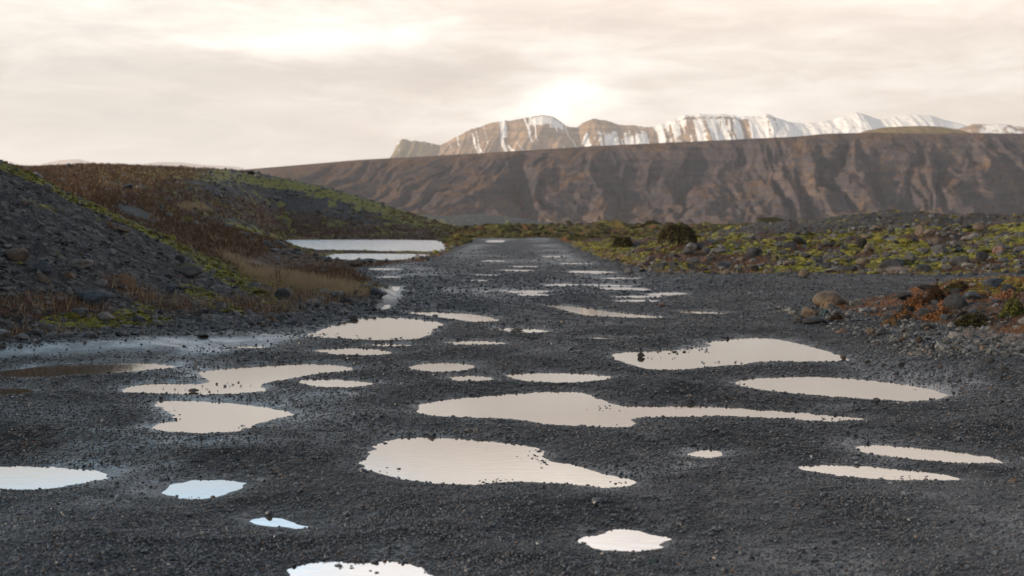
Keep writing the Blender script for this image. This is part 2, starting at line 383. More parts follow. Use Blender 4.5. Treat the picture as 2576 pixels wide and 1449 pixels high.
# ------------------------------------------------------------------ materials
def new_mat(name):
    m = bpy.data.materials.new(name); m.use_nodes = True; m.node_tree.nodes.clear()
    b = NB(m.node_tree)
    out = b.n('ShaderNodeOutputMaterial'); p = b.n('ShaderNodeBsdfPrincipled'); b.l(p.outputs[0], out.inputs[0])
    return m, b, p
def bump(b, p, h, dist, strength=1.0):
    n = b.n('ShaderNodeBump'); n.inputs['Strength'].default_value = strength; n.inputs['Distance'].default_value = dist
    b.l(h, n.inputs['Height']); b.l(n.outputs[0], p.inputs['Normal'])
def attr(b, name, typ='GEOMETRY'):
    a = b.n('ShaderNodeAttribute'); a.attribute_name = name; a.attribute_type = typ; return a

def gravel_color(b, pos, wet=None):
    v = b.voro(pos, 26.0); vs = b.sep(v)
    base = b.mix(vs[0], (.004, .0050, .0062), (.024, .028, .032))
    base = b.mix(b.rng(vs[1], .90, .97), base, (.10, .095, .088))
    base = b.mix(b.rng(vs[2], .90, 1.0), base, (.075, .050, .036))
    n = b.noise(pos, 1.1, 5, .6)
    base = b.mix(b.rng(n, .35, .7), b.mix(.55, base, (.016, .018, .021)), base)
    return base
def mat_road():
    m, b, p = new_mat('wet_gravel')
    pos = b.n('ShaderNodeNewGeometry').outputs['Position']
    col = gravel_color(b, pos)
    wet = attr(b, 'wet').outputs['Fac']
    col = b.mix(b.m('MULTIPLY', wet, .6), col, (.010, .011, .013))
    b.l(col, p.inputs['Base Color'])
    r = b.noise(pos, 2.4, 4, .6)
    rough = b.m('SUBTRACT', b.rng(r, .3, .7, .52, .72), b.m('MULTIPLY', wet, .26))
    b.l(rough, p.inputs['Roughness'])
    b.l(b.m('ADD', .06, b.m('MULTIPLY', wet, .5)), p.inputs['Specular IOR Level'])
    h1 = b.voro(pos, 26.0, 'Distance'); h2 = b.voro(pos, 70.0, 'Distance')
    h = b.m('ADD', b.m('MULTIPLY', h1, -1.0), b.m('MULTIPLY', h2, -.4))
    h = b.m('MULTIPLY', h, b.m('SUBTRACT', 1.0, b.m('MULTIPLY', wet, .5)))
    bump(b, p, h, .016, .8)
    return m
def mat_land():
    m, b, p = new_mat('rocky_moorland')
    pos = b.n('ShaderNodeNewGeometry').outputs['Position']
    grav = gravel_color(b, pos)
    big = b.voro(pos, 7.0); bs = b.sep(big)
    grav = b.mix(b.rng(bs[0], .55, .8), grav, b.mix(bs[1], (.030, .032, .035), (.095, .092, .088)))
    cov = attr(b, 'cover').outputs['Color']; cs = b.n('ShaderNodeSeparateColor'); b.l(cov, cs.inputs[0])
    n1 = b.noise(pos, 5.0, 5, .65); n2 = b.noise(pos, 22.0, 4, .6)
    moss = b.mix(b.rng(n1, .35, .68), (.060, .058, .010), (.22, .22, .034))
    moss = b.mix(b.rng(n2, .5, .8), moss, (.25, .25, .07))
    heath = b.mix(b.rng(n1, .35, .7), (.030, .015, .009), (.085, .042, .022))
    heath = b.mix(b.rng(n2, .5, .75), heath, (.13, .075, .04))
    straw = b.mix(b.rng(n2, .35, .7), (.10, .065, .035), (.22, .165, .10))
    def edge(ch):  # the border of each cover is broken up
        return b.rng(b.m('ADD', ch, b.m('MULTIPLY', b.m('SUBTRACT', n1, .5), .7)), .38, .60)
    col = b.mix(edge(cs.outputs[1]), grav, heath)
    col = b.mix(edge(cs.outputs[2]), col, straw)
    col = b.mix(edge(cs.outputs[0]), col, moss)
    b.l(col, p.inputs['Base Color'])
    p.inputs['Roughness'].default_value = .85
    p.inputs['Specular IOR Level'].default_value = .25
    h = b.m('ADD', b.m('MULTIPLY', b.voro(pos, 9.0, 'Distance'), -.5), b.m('MULTIPLY', b.voro(pos, 26.0, 'Distance'), -.22))
    h = b.m('ADD', h, b.m('MULTIPLY', n2, .35))
    bump(b, p, h, .07, .9)
    return m
def mat_stone(name, dark, light, rough=.6, spec=.5):
    m, b, p = new_mat(name)
    t = attr(b, 'tint', 'INSTANCER').outputs['Fac']
    oi = b.n('ShaderNodeTexCoord').outputs['Object']
    n = b.noise(oi, 3.0, 4, .6)
    col = b.mix(b.rng(t, 0, .93, smooth=False), dark, light)
    col = b.mix(b.rng(t, .94, .99), col, (.085, .055, .038))
    col = b.mix(b.rng(n, .3, .7, 0, .5), col, b.mix(.5, col, dark))
    b.l(col, p.inputs['Base Color']); p.inputs['Roughness'].default_value = rough
    p.inputs['Specular IOR Level'].default_value = spec
    return m
def mat_rock():
    m, b, p = new_mat('weathered_basalt')
    oc = b.n('ShaderNodeTexCoord').outputs['Object']; g = b.n('ShaderNodeNewGeometry')
    info = b.n('ShaderNodeObjectInfo'); rnd = info.outputs['Random']
    off = b.n('ShaderNodeVectorMath', _operation='ADD'); b.l(oc, off.inputs[0]); b.l(b.comb(rnd, rnd, rnd), off.inputs[1])
    v = off.outputs[0]
    n = b.noise(v, 2.2, 6, .62); n2 = b.noise(v, 11.0, 4, .6)
    tone = info.outputs['Color']
    col = b.mix(b.rng(n, .3, .72), b.mix(.62, tone, (.012, .013, .015)), tone)
    col = b.mix(b.rng(n2, .58, .70), col, b.mix(1.0, col, (1.7, 1.65, 1.55), 'MULTIPLY'))
    col = b.mix(b.rng(n2, .42, .30), col, b.mix(.6, col, (.01, .01, .011)))
    # lichen and moss settle on the upper faces
    nz = b.sep(g.outputs['Normal'])[2]
    amt = attr(b, 'moss_amount', 'OBJECT').outputs['Fac']
    mm = b.m('MULTIPLY', b.rng(b.m('ADD', nz, b.m('MULTIPLY', b.m('SUBTRACT', n, .5), 2.2)), .45, .9), b.rng(b.m('ADD', amt, b.m('MULTIPLY', n, .2)), .15, .85))
    col = b.mix(mm, col, b.mix(n2, (.05, .055, .012), (.13, .14, .025)))
    b.l(col, p.inputs['Base Color']); p.inputs['Roughness'].default_value = .7; p.inputs['Specular IOR Level'].default_value = .22
    bump(b, p, b.m('ADD', n, b.m('MULTIPLY', n2, .35)), .10, .8)
    return m
def mat_leafy(name, cols, rough=.8):
    m, b, p = new_mat(name)
    a = attr(b, 'tone').outputs['Color']
    b.l(a, p.inputs['Base Color']); p.inputs['Roughness'].default_value = rough; p.inputs['Specular IOR Level'].default_value = .15
    return m
def mat_water(name, ripple, scale, col=(.045, .032, .018)):
    m, b, p = new_mat(name)
    pos = b.n('ShaderNodeNewGeometry').outputs['Position']
    n = b.noise(pos, .8, 3)
    b.l(b.mix(n, col, tuple(c * 1.5 for c in col)), p.inputs['Base Color'])
    p.inputs['Roughness'].default_value = .03; p.inputs['IOR'].default_value = 6.0
    s = b.sep(pos)
    bump(b, p, b.noise(b.comb(s[0], b.m('MULTIPLY', s[1], 1.6), s[2]), scale, 3, .5), ripple, 1.0)
    return m
M_ROAD = mat_road(); M_LAND = mat_land(); M_ROCK = mat_rock()
M_PEB = mat_stone('wet_pebble', (.004, .0055, .0075), (.082, .095, .112), .42, .34)
M_COB = mat_stone('dark_cobble', (.009, .011, .013), (.13, .13, .13), .6, .28)
M_WATER = mat_water('puddle_water', .0005, 9.0)
M_WATER.node_tree.nodes['Principled BSDF'].inputs['Roughness'].default_value = .05
M_WATER_FAR = mat_water('ruffled_puddle_water', .004, 4.0)
M_WATER_FAR.node_tree.nodes['Principled BSDF'].inputs['Roughness'].default_value = .20
M_POND = mat_water('pond_water', .12, 2.2, (.03, .03, .028))
M_POND.node_tree.nodes['Principled BSDF'].inputs['Roughness'].default_value = .16
M_BLADE = mat_leafy('dry_blades', None)

# ------------------------------------------------------------------ ground sheet
front = 1288 + F * np.tan(np.linspace(-.40, .40, 860))
# bearings: fine across the view, coarse round the rest of the circle
th_f = np.linspace(-.40, .40, 880)
th = np.concatenate([np.linspace(-math.pi, -.9, 34), np.linspace(-.88, -.405, 60), th_f, np.linspace(.405, .88, 60), np.linspace(.9, math.pi, 34)])
dist = [1.2]
while dist[-1] < 2990:
    d = dist[-1]
    step = .05 if d < 5.3 else .0062 if d < 40 else .0075 if d < 230 else .03
    if d < 5.3: dist.append(d + max(.12, .05 * d))
    else: dist.append(d * (1 + step))
dist = np.array(dist)
# distances are measured along the view axis inside the fan so that rows stay straight
Tg, Dg = np.meshgrid(th, dist)
wide = sst(np.abs(Tg), .42, .9)
R = Dg * ((1 - wide) / np.maximum(np.cos(np.minimum(np.abs(Tg), 1.2)), .3) + wide)
X = (R * np.sin(Tg)).ravel(); Y = (R * np.cos(Tg)).ravel()
Z, RD, SD, BIG = terrain(X, Y, True)
PX, PY = proj(X, Y, Z)
# ground cover
def blob(cx, cy, rx, ry, tilt=0.0):
    c, s = math.cos(math.radians(tilt)), math.sin(math.radians(tilt))
    u = (PX - cx) * c + (PY - cy) * s; v = -(PX - cx) * s + (PY - cy) * c
    return np.exp(-((u / rx) ** 2 + (v / ry) ** 2)) * (Y > 3)
D = np.hypot(X, Y)
nA = fbm(X * .35, Y * .25, 4, 41); nB = fbm(X * .9, Y * .6, 4, 42); nC = fbm(X * .12, Y * .08, 4, 43)
LEFT = (X < 0) & (RD < 1)
crest_row = tab(PX, [(-400,380),(0,400),(100,441),(200,490),(300,532),(400,581),(500,633),(600,673),(700,700),(800,712),(960,718)])
nearbank = LEFT & (Y < 35.5) & (PX < 980)
behind = LEFT & ~nearbank
moss = np.zeros_like(X); heath = np.zeros_like(X); straw = np.zeros_like(X)
band = np.exp(-((PY - crest_row - 9) / 13) ** 2) * (Y > 27) * (Y < 37) * LEFT
moss += band * 1.8
heath += np.where(nearbank, .25 * nA + .1, 0) + np.where(behind & (D < 400), .62 + .5 * (nA - .5), 0)
moss += np.where(nearbank, sst(nB, .58, .75) * .45, 0)
for cx, cy, rx, ry, ti, a in ((220,815,90,18,6,1.1),(365,800,70,16,8,.9),(560,760,60,12,28,.8),(500,742,70,12,30,.8),(620,722,90,10,22,.9),(560,690,60,8,32,.8),(400,768,60,12,0,.5)):
    moss += blob(cx, cy, rx * 1.15, ry * 1.2, ti) * a * 1.25 * nearbank * (.5 + nB)
for cx, cy, rx, ry, ti, a in ((120,770,130,24,4,.75),(420,765,70,16,10,.7),(330,725,60,14,20,.5),(620,770,120,14,8,.7),(760,745,120,16,4,.8),(60,845,120,14,0,.55),(300,700,40,16,0,.35)):
    heath += blob(cx, cy, rx * 1.1, ry * 1.2, ti) * a * 1.25 * nearbank * (.4 + nB * 1.1)
for cx, cy, rx, ry, ti, a in ((790,722,110,16,4,.9),(700,700,90,14,8,1.0),(600,668,60,9,32,.9),(880,735,60,10,5,.8),(490,520,60,14,0,.9),(640,660,90,12,12,.6),(880,640,120,4,0,.9),(760,600,60,3,0,.9)):
    straw += blob(cx, cy, rx, ry, ti) * a * LEFT * (.5 + nB)
scree = blob(740, 478, 190, 34, 10) * 1.5 + blob(340, 535, 46, 12, 18) * 1.4 + blob(610, 570, 60, 16, 20) * .7 + blob(560, 470, 80, 14, 4) * .5
heath -= scree * behind; 
top_row = tab(PX, [(0,425),(400,420),(600,430),(800,462),(1000,521),(1190,582)])
hilltop = behind & (D > 80)
moss += np.where(hilltop, np.exp(-((PY - top_row - 16) / 16) ** 2) * (.60 + .9 * (nB - .35)) * sst(PX, 180, 300) * 1.2, 0)
moss += (blob(640,585,110,7,20) + blob(700,598,60,7,14) + blob(480,555,70,8,16)) * .9 * behind + np.where(hilltop & (PX > 250), sst(nB, .52, .66) * .55, 0)
RIGHTF = (X > 3) & (RD < .3) & (Y > 39)
moss += np.where(RIGHTF & (D < 100), sst(nB + .35 * (nA - .5), .405, .53) * 1.25, 0)
heath += np.where(RIGHTF & (D < 130), .62 + 1.2 * (fbm(X * .5, Y * .4, 3, 45) - .5), 0)
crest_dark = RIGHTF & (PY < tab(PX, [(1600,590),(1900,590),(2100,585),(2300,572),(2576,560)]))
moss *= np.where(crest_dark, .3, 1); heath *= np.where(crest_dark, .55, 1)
moor = (RD < .3) & (D > 100) & (X > -6)
moss += np.where(moor, .30 + .75 * (nA - .5), 0); heath += np.where(moor, .25 + .6 * (nC - .4), 0)
straw += np.where(RIGHTF, np.exp(-((RD + .5) / .5) ** 2) * (.35 + .5 * nA), 0)
MOUND = (X > 3.5) & (Y > 12) & (Y < 33) & (RD < .3)
heath += np.where(MOUND, .52 + 1.0 * (nB - .45), 0); moss += np.where(MOUND, sst(nB, .5, .65) * .7 * sst(X, 6, 7.5), 0)
straw += np.where(MOUND, np.exp(-((RD + .4) / .4) ** 2) * .5 * nB, 0)
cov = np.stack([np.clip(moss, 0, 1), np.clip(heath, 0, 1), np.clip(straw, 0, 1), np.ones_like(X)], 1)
# smoother, wetter lanes where wheels pass; coarse elsewhere
lane = np.exp(-((PY - tab(PX, [(-500,905),(0,885),(300,868),(500,858),(760,850),(900,870)])) / 17) ** 2) * sst(PX, 860, 640) * (RD > .2)
wet = .55 * sst(fbm(X * .75, Y * .36, 4, 51), .46, .70) * (1 - .95 * sst(D, 14, 24)) + .35 * sst(SD, .22, -.05) + lane * .95 + (.15 + .8 * sst(fbm(X * .4, Y * .11, 3, 53), .42, .62)) * sst(D, 18, 40) * sst(PX, 1850, 1500) * sst(RD, .3, 1.2) * .45
for cx, cy, rx, ry in ((170,1040,200,18),(520,1110,180,14),(860,990,110,10),(1690,1165,140,20),(1410,880,80,9),(1000,1390,90,20),(1200,730,160,10),(980,740,60,20),(1040,690,90,9),(2380,1240,130,14),(2100,1020,80,8),(1230,1370,240,14),(560,880,140,10),(1500,1190,160,14)):
    wet += blob(cx, cy, rx, ry) * .6 * (.3 + fbm(X * 2, Y * 1.6, 3, 52))
wet = np.clip(wet, 0, 1)
V = np.stack([X, Y, Z], 1)
Fq = grid_faces(len(dist), len(th))
frd = RD[Fq].mean(1); fx = X[Fq].mean(1); fy = Y[Fq].mean(1); fD = D[Fq].mean(1)
is_road = frd > 0
def sub_mesh(name, mask, mat, kind='structure', label=None):
    f = Fq[mask]; u, inv = np.unique(f, return_inverse=True)
    me = mesh_np(name, V[u], inv.reshape(f.shape), mat, True, {'cover': ('FLOAT_COLOR', cov[u]), 'wet': ('FLOAT', wet[u])})
    return make_obj(name, me, kind, label)
sub_mesh('gravel_road', is_road, M_ROAD)
m_bank = ~is_road & (fx < 0) & (fy < 36) & (fy > 5)
m_hill = ~is_road & (fx < 0) & (fy >= 36) & (fD < 430) & (fx < -3)
m_mound = ~is_road & (fx > 3) & (fy > 8) & (fy < 36)
m_field = ~is_road & (fx > 3) & (fy >= 36) & (fD < 125)
rest = ~is_road & ~m_bank & ~m_hill & ~m_mound & ~m_field
sub_mesh('rocky_bank_terrain', m_bank, M_LAND)
sub_mesh('moorland_hill', m_hill, M_LAND)
sub_mesh('mound_terrain', m_mound, M_LAND)
sub_mesh('boulder_field_terrain', m_field, M_LAND)
sub_mesh('ground', rest, M_LAND)

# pond water, two sheets joined under the grassy spit
n = 48
pv = [(-3.2 + -22 * .0, 72, -.5)]
pond_out = [(-60,96),(-42,84),(-20,74),(-10,72),(-4,74),(-3.3,90),(-3.4,120),(-5,152),(-20,157),(-60,158)]
me = bpy.data.meshes.new('pond_water'); me.from_pydata([(a, b, -.46) for a, b in pond_out], [], [tuple(range(len(pond_out)))]); me.materials.append(M_POND)
o = make_obj('pond_water', me, 'structure')

# puddles, each its own sheet of water
for kp, (lab, q) in enumerate(polys):
    c = q.mean(0); m2 = len(q)
    area = sum(q[i][0] * q[(i + 1) % m2][1] - q[(i + 1) % m2][0] * q[i][1] for i in range(m2))
    sgn = 1 if area > 0 else -1
    out = []
    for i in range(m2):
        t = q[(i + 1) % m2] - q[i - 1]; L = math.hypot(*t) + 1e-9
        out.append(q[i] + sgn * np.array([t[1], -t[0]]) / L * .26)
    bm = bmesh.new(); vs = [bm.verts.new((a[0] - c[0], a[1] - c[1], 0)) for a in out]
    f = bm.faces.new(vs if sgn > 0 else vs[::-1]); bmesh.ops.triangulate(bm, faces=[f])
    me = bpy.data.meshes.new('puddle'); bm.to_mesh(me); bm.free(); me.materials.append(M_WATER if c[1] < 25.5 else M_WATER_FAR)
    lb = lab or 'small sliver of rain water on the far part of the gravel road'
    make_obj('puddle', me, None, lb, 'puddle', 'rain puddles in the gravel road', loc=(c[0], c[1], -.0015 * (kp % 5)))

# ------------------------------------------------------------------ plateau and mountains
def mat_cliff():
    m, b, p = new_mat('plateau_cliff')
    pos = b.n('ShaderNodeNewGeometry').outputs['Position']; s = b.sep(pos); nz = b.sep(b.n('ShaderNodeNewGeometry').outputs['Normal'])[2]
    warp = b.noise(pos, .006, 4, .6)
    zz = b.m('ADD', s[2], b.m('MULTIPLY', warp, 26))
    strat = b.noise(b.comb(b.m('MULTIPLY', s[0], .004), b.m('MULTIPLY', s[1], .004), b.m('MULTIPLY', zz, .11)), 1.0, 5, .65)
    n = b.noise(pos, .014, 6, .65); n2 = b.noise(pos, .06, 6, .72); n3 = b.noise(b.comb(s[0], s[1], b.m('MULTIPLY', s[2], 1.2)), .035, 6, .7)
    rock = b.mix(b.m('MULTIPLY', b.rng(strat, .30, .75), b.rng(n, .25, .6)), (.058, .052, .064), (.16, .118, .098))
    heath = b.mix(n2, (.075, .048, .037), (.165, .098, .062))
    ochre = b.mix(n2, (.16, .095, .036), (.28, .17, .08))
    col = b.mix(b.rng(b.m('ADD', nz, b.m('MULTIPLY', b.m('SUBTRACT', n, .5), 1.1)), .62, .9), rock, heath)
    col = b.mix(b.m('MULTIPLY', b.rng(n, .56, .72), b.rng(n2, .42, .62)), col, ochre)
    col = b.mix(b.rng(n3, .50, .66), col, b.mix(.75, col, (.030, .030, .036)))
    col = b.mix(b.rng(n3, .40, .28), col, b.mix(.5, col, (.13, .10, .05)))
    b.l(col, p.inputs['Base Color']); p.inputs['Roughness'].default_value = .9; p.inputs['Specular IOR Level'].default_value = .2
    bump(b, p, b.m('ADD', b.m('ADD', n2, b.m('MULTIPLY', strat, .35)), n), 16.0, .8)
    return m
def mat_mount():
    m, b, p = new_mat('snowy_mountain')
    pos = b.n('ShaderNodeNewGeometry').outputs['Position']; s = b.sep(pos)
    n = b.noise(pos, .006, 6, .65); n2 = b.noise(pos, .02, 5, .65)
    zz = b.m('ADD', s[2], b.m('MULTIPLY', n, 60))
    strat = b.noise(b.comb(b.m('MULTIPLY', s[0], .0012), 0.0, b.m('MULTIPLY', zz, .045)), 1.0, 4, .6)
    rock = b.mix(b.rng(n, .3, .7), (.20, .125, .070), (.46, .29, .155))
    rock = b.mix(b.rng(strat, .45, .6), rock, b.mix(.45, rock, (.05, .045, .045)))
    green = b.mix(n2, (.15, .11, .04), (.23, .17, .06))
    rock = b.mix(attr(b, 'green').outputs['Fac'], rock, green)
    snow = attr(b, 'snow').outputs['Fac']
    sn = b.rng(b.m('ADD', snow, b.m('MULTIPLY', b.m('SUBTRACT', n2, .5), .9)), .42, .58)
    col = b.mix(sn, rock, (.88, .85, .81))
    b.l(col, p.inputs['Base Color']); p.inputs['Roughness'].default_value = .85; p.inputs['Specular IOR Level'].default_value = .15
    bump(b, p, b.m('ADD', n, n2), 30.0, .6)
    return m
M_CLIFF = mat_cliff(); M_MOUNT = mat_mount()
TOP = [(100,480),(300,455),(640,425),(760,415),(900,403),(1100,392),(1300,380),(1500,368),(1700,359),(1850,352),(2000,345),(2080,337),(2200,335),(2330,338),(2450,336),(2576,337),(3000,333),(3900,345)]
DC = 3330.0
nc, nr = 1000, 210
pxs = np.linspace(150, 3800, nc); ts = np.concatenate([np.linspace(-.08, 1.0, 165), np.linspace(1.02, 2.6, 45)])
U, T = np.meshgrid(pxs, ts)
xs = (U - 1288) / F * DC
top = EYE + (555 - tab(U, TOP)) / F * DC
front_y = DC - 420
tt = np.clip(T, 0, 1)
w1 = fbm(xs / 240 + 5, tt * 1.3, 4, 61) - .5
slant = tab(U, [(300, 1.8), (1100, 1.2), (1500, .5), (1900, -.1), (3800, -.3)])
sx = xs + slant * (1 - tt) * 260 + w1 * 240 + (fbm(xs / 90, tt * 3, 3, 67) - .5) * 110
def vee(u, seed, rows):      # V-shaped gullies between sharp spurs, 0 on the spur and 1 in the gully
    return 1 - np.abs(2 * vnoise(u, tt * rows, seed) - 1) ** .8
g1 = sst(vee(sx / 170, 62, .9), .25, 1.0); g2 = vee(sx / 62 + w1, 63, 2.0); g3 = ridged(sx / 24, tt * 5, 3, 64, .55)
rough_k = tab(U, [(300, .22), (900, .40), (1250, .7), (1650, 1.0), (3800, 1.1)])
env = np.interp(tt, [0, .08, .35, .7, .9, 1], [0, .35, 1, .9, .35, 0])
prof = np.interp(tt, [0, .2, .36, .48, .56, .70, .80, .92, 1], [0, .11, .27, .42, .50, .72, .84, .965, 1.0])
terr = prof * 9 + w1 * 2.4 + .3 * vnoise(xs / 80, tt * 2, 68)
step = (np.floor(terr) + sst(terr - np.floor(terr), .30, .70)) / 9 - terr / 9
Zc = -16 + (top + 16) * np.clip(prof + step * (.3 + .35 * sst(tt, .65, .4)) * env * np.clip(rough_k, 0, 1) * sst(vnoise(xs / 120, tt * 6, 69), .15, .6), 0, 1.0) \
     - (g1 * 34 + g2 * 26 + (1 - g3) * 22) * env * rough_k
Yc = front_y + T * 420 + (g1 * 50 + g2 * 44 + (1 - g3) * 30) * env * rough_k - (fbm(xs / 500, xs * 0, 2, 64) - .5) * 160 * (1 - tt)
past = np.clip(T - 1, 0, 9)
Zc = Zc - past * 12 + (fbm(xs / 200, T * 2, 3, 65) - .5) * 5 * sst(T, .85, 1.3)
Zc = Zc + (fbm(xs / 20, T * 17, 4, 66, .6) - .5) * 24 * env * (.3 + .7 * rough_k)
me = mesh_np('plateau', np.stack([xs.ravel(), Yc.ravel(), Zc.ravel()], 1), grid_faces(nr, nc), M_CLIFF, True)
make_obj('plateau', me, 'structure', 'long dark brown plateau cliff with eroded gullies stretching across the far valley')

def mountain(name, prof_pts, dist_c, zbase, depth, seed, snow_fn, green_fn, rib=1.0, label=None, n=420, m=90):
    px0, px1 = prof_pts[0][0], prof_pts[-1][0]
    pxs = np.linspace(px0, px1, n); ts = np.concatenate([np.linspace(0, 1, m), np.linspace(1.03, 1.8, m // 3)])
    U, T = np.meshgrid(pxs, ts); x = (U - 1288) / F * dist_c
    zc = EYE + (555 - tab(U, prof_pts)) / F * dist_c
    zc = zc + (fbm(x / 70, x * 0, 4, seed, .6) - .5) * 30 * rib
    tt = np.clip(T, 0, 1); past = np.clip(T - 1, 0, 1)
    sc = dist_c / 9000
    r = ridged(x / (130 * sc) + (1 - tt) * 1.1 + (fbm(x / 400, tt, 2, seed + 3) - .5) * 2, tt * .6, 4, seed + 1, .55)
    e = (1 - tt) ** .8 * np.minimum(1, tt * 5 + .3)
    z = zbase + (np.maximum(zc - zbase, 2)) * np.interp(tt, [0, .35, .7, 1], [0, .30, .66, 1.0]) - (1 - r) * 130 * e * rib * sc - past * 260 * sc
    z = z + (fbm(x / 45, T * 9, 3, seed + 2) - .5) * 16 * e * sc
    y = dist_c - depth * (1 - T) + (1 - r) * 120 * e * sc
    sn = snow_fn(U, tt, r, x); gr = green_fn(U, tt, r, x)
    me = mesh_np(name, np.stack([x.ravel(), y.ravel(), z.ravel()], 1), grid_faces(len(ts), n), M_MOUNT, True, {'snow': ('FLOAT', sn.ravel()), 'green': ('FLOAT', gr.ravel())})
    return make_obj(name, me, 'structure', label)
SK = [(972,420),(985,394),(998,366),(1012,352),(1035,355),(1050,358),(1080,362),(1112,364),(1150,345),(1200,320),(1240,311),(1285,305),(1330,296),(1362,290),(1385,293),(1405,306),(1430,318),(1452,322),(1470,308),(1492,298),(1515,303),(1545,313),(1600,318),(1648,321),(1680,305),(1722,289),(1760,291),(1800,288),(1860,296),(1890,291),(1920,287),(1950,294),(1985,306),(2020,316),(2045,310),(2090,306),(2120,292),(2150,286),(2190,296),(2240,300),(2280,290),(2330,291),(2370,304),(2420,318),(2480,330),(2700,350)]
def snow_main(U, t, r, x):
    base = tab(U, [(960,.0),(1200,.16),(1320,.24),(1380,.34),(1435,.22),(1465,.56),(1480,.62),(1560,.66),(1650,.66),(1715,.72),(1760,.72),(1850,.80),(1960,.82),(2040,.95),(2400,.97),(2700,.9)])
    streak = ridged(x / 120 + (1 - t) * 2.0, t * .5, 3, 77, .6)
    top_s = np.where((U > 1330) & (U < 1415), np.exp(-((t - .93) / .07) ** 2) * .45, 0)
    rocky = np.where((U > 1455) & (U < 1640), sst(t, .72, .95) * .38, 0) + np.where(U > 1700, np.exp(-((t - .955) / .02) ** 2) * .30, 0)
    face = np.where((U > 1640) & (U < 1725), sst((U - 1640) / 85 * .35 + .62 - t, -.05, .1) * .35 * sst(1 - t, .02, .12), 0)
    gul = .9 * sst(1 - np.abs(2 * vnoise(x / 44 - (1 - t) * 3.4 + fbm(x / 260, t * 3, 3, 75) * 1.6, t * .4, 74) - 1), .80, .97) * sst(vnoise(x / 60, t * 7, 73), .35, .6)
    fine = ridged(x / 30 + (1 - t) * 1.2 + fbm(x / 300, t * 2, 2, 79) * 2, t * .35, 2, 78, .5)
    s1 = base + gul * .60 * sst(base, .9, .5) - .04
    s2 = base + .14 - sst(fine, .60, .85) * .42 * sst(base, .5, .65) * sst(1.02 - t, .0, .15) * sst(base, .96, .85) - sst(streak, .72, .9) * .2 * sst(base, .96, .85)
    return np.clip(np.where(base > .5, s2, s1) + top_s - rocky - face, 0, 1)
def green_main(U, t, r, x): return sst(U, 1130, 1060) * .8
mountain('snowy_mountain_range', SK, 9000, 230, 1500, 71, snow_main, green_main, 1.0, 'snow streaked mountain range rising behind the dark plateau', 700, 130)
mountain('golden_hill', [(2120,350),(2175,330),(2230,321),(2300,318),(2370,321),(2420,330),(2470,350)], 4300, 200, 350, 81, lambda U, t, r, x: U * 0, lambda U, t, r, x: U * 0 + .75, .12, 'low golden grass hill on top of the plateau', 120, 30)
mountain('distant_blue_hill', [(2340,345),(2400,324),(2440,315),(2480,312),(2540,316),(2600,326),(2700,330),(2900,350)], 8200, 300, 600, 91, lambda U, t, r, x: .30 + (1 - r) * .5, lambda U, t, r, x: U * 0, .5, 'far bluish hill with snow patches at the right end of the skyline', 160, 40)
mountain('faint_far_mountains', [(60,450),(110,412),(150,404),(200,401),(240,410),(300,418),(360,414),(400,408),(460,409),(520,416),(600,420),(700,450)], 21000, 100, 900, 95, lambda U, t, r, x: U * 0 + .2, lambda U, t, r, x: U * 0, .3, 'very faint pale mountains on the left horizon', 160, 24)

# ------------------------------------------------------------------ haze: one closed box of even air
hz = bpy.data.meshes.new('haze'); bm = bmesh.new()
bmesh.ops.create_cube(bm, size=1.0)
for v in bm.verts: v.co = Vector((v.co.x * 26000, 9500 + v.co.y * 27000, 400 + v.co.z * 900))
bm.to_mesh(hz); bm.free()
mh = bpy.data.materials.new('haze'); mh.use_nodes = True; mh.node_tree.nodes.clear()
bh = NB(mh.node_tree); oh = bh.n('ShaderNodeOutputMaterial'); vol = bh.n('ShaderNodeVolumePrincipled')
vol.inputs['Density'].default_value = 4.6e-5; vol.inputs['Color'].default_value = (.95, .93, .94, 1); vol.inputs['Anisotropy'].default_value = .3
bh.l(vol.outputs[0], oh.inputs['Volume']); hz.materials.append(mh)
mh.cycles.homogeneous_volume = True
make_obj('haze', hz, 'stuff')

LM_P = [(1288,607,'the far end of the road'),(1520,782,'the long slanting strip puddle'),(1130,798,'the slanting band puddle'),(979,698,'the bright puddle at the left pull out'),(1630,680,'the road corner rubble'),
        (980,750,'the water filled wheel rut'),(1310,830,'the short thin puddle'),(1535,851,'the short strip puddle'),(1710,594,'the big dark dome bush'),(840,884,'the leaf shaped puddle'),(1840,890,'the broad right puddle')]
LM_B = [(35,643,'the large rounded brownish boulder'),(101,673,'the bluish hump shaped rock'),(199,664,'the broad pale lumpy rock'),(229,752,'the big dark blue oval boulder'),(468,680,'the slab boulder with moss cushions'),
        (709,741,'the dark square boulder'),(951,737,'the dark blue slanting slab'),(867,783,'the pale flat rock below the bank tip'),(676,800,'the touching pair at the bank foot'),(306,578,'the brown leaning rock'),(116,585,'the lone light rock near the slope top'),
        (266,796,'the angular light grey rock'),(100,835,'the flat grey rock at the bank foot'),(424,766,'the brownish wedge of rock'),(318,712,'the tan grass tuft'),(578,809,'the small pale stone above the track')]
LM_F = [(1710,594,'the big dark dome bush'),(1735,637,'the brown grey boulder below that bush'),(1806,632,'the row of three grey rocks'),(1899,634,'the steep dark boulder'),(2018,608,'the tilted black slab'),(1820,669,'the rounded bluish rock'),
        (2168,611,'the pointed black boulder'),(2330,581,'the two big ridge boulders'),(2472,571,'the large slanting boulder'),(2443,595,'the long pale flat rock'),(2364,627,'the large mid slope boulder'),(2089,644,'the light grey boulder'),
        (2097,679,'the pale flat slab'),(2249,665,'the widest dark boulder'),(2418,654,'the large rounded grey boulder'),(2514,629,'the pinkish pointed boulder'),(1899,676,'the small black pointed rock'),(2324,675,'the rough dark rock'),(1600,681,'the road corner rocks'),(2210,573,'the reddish brown boulder')]
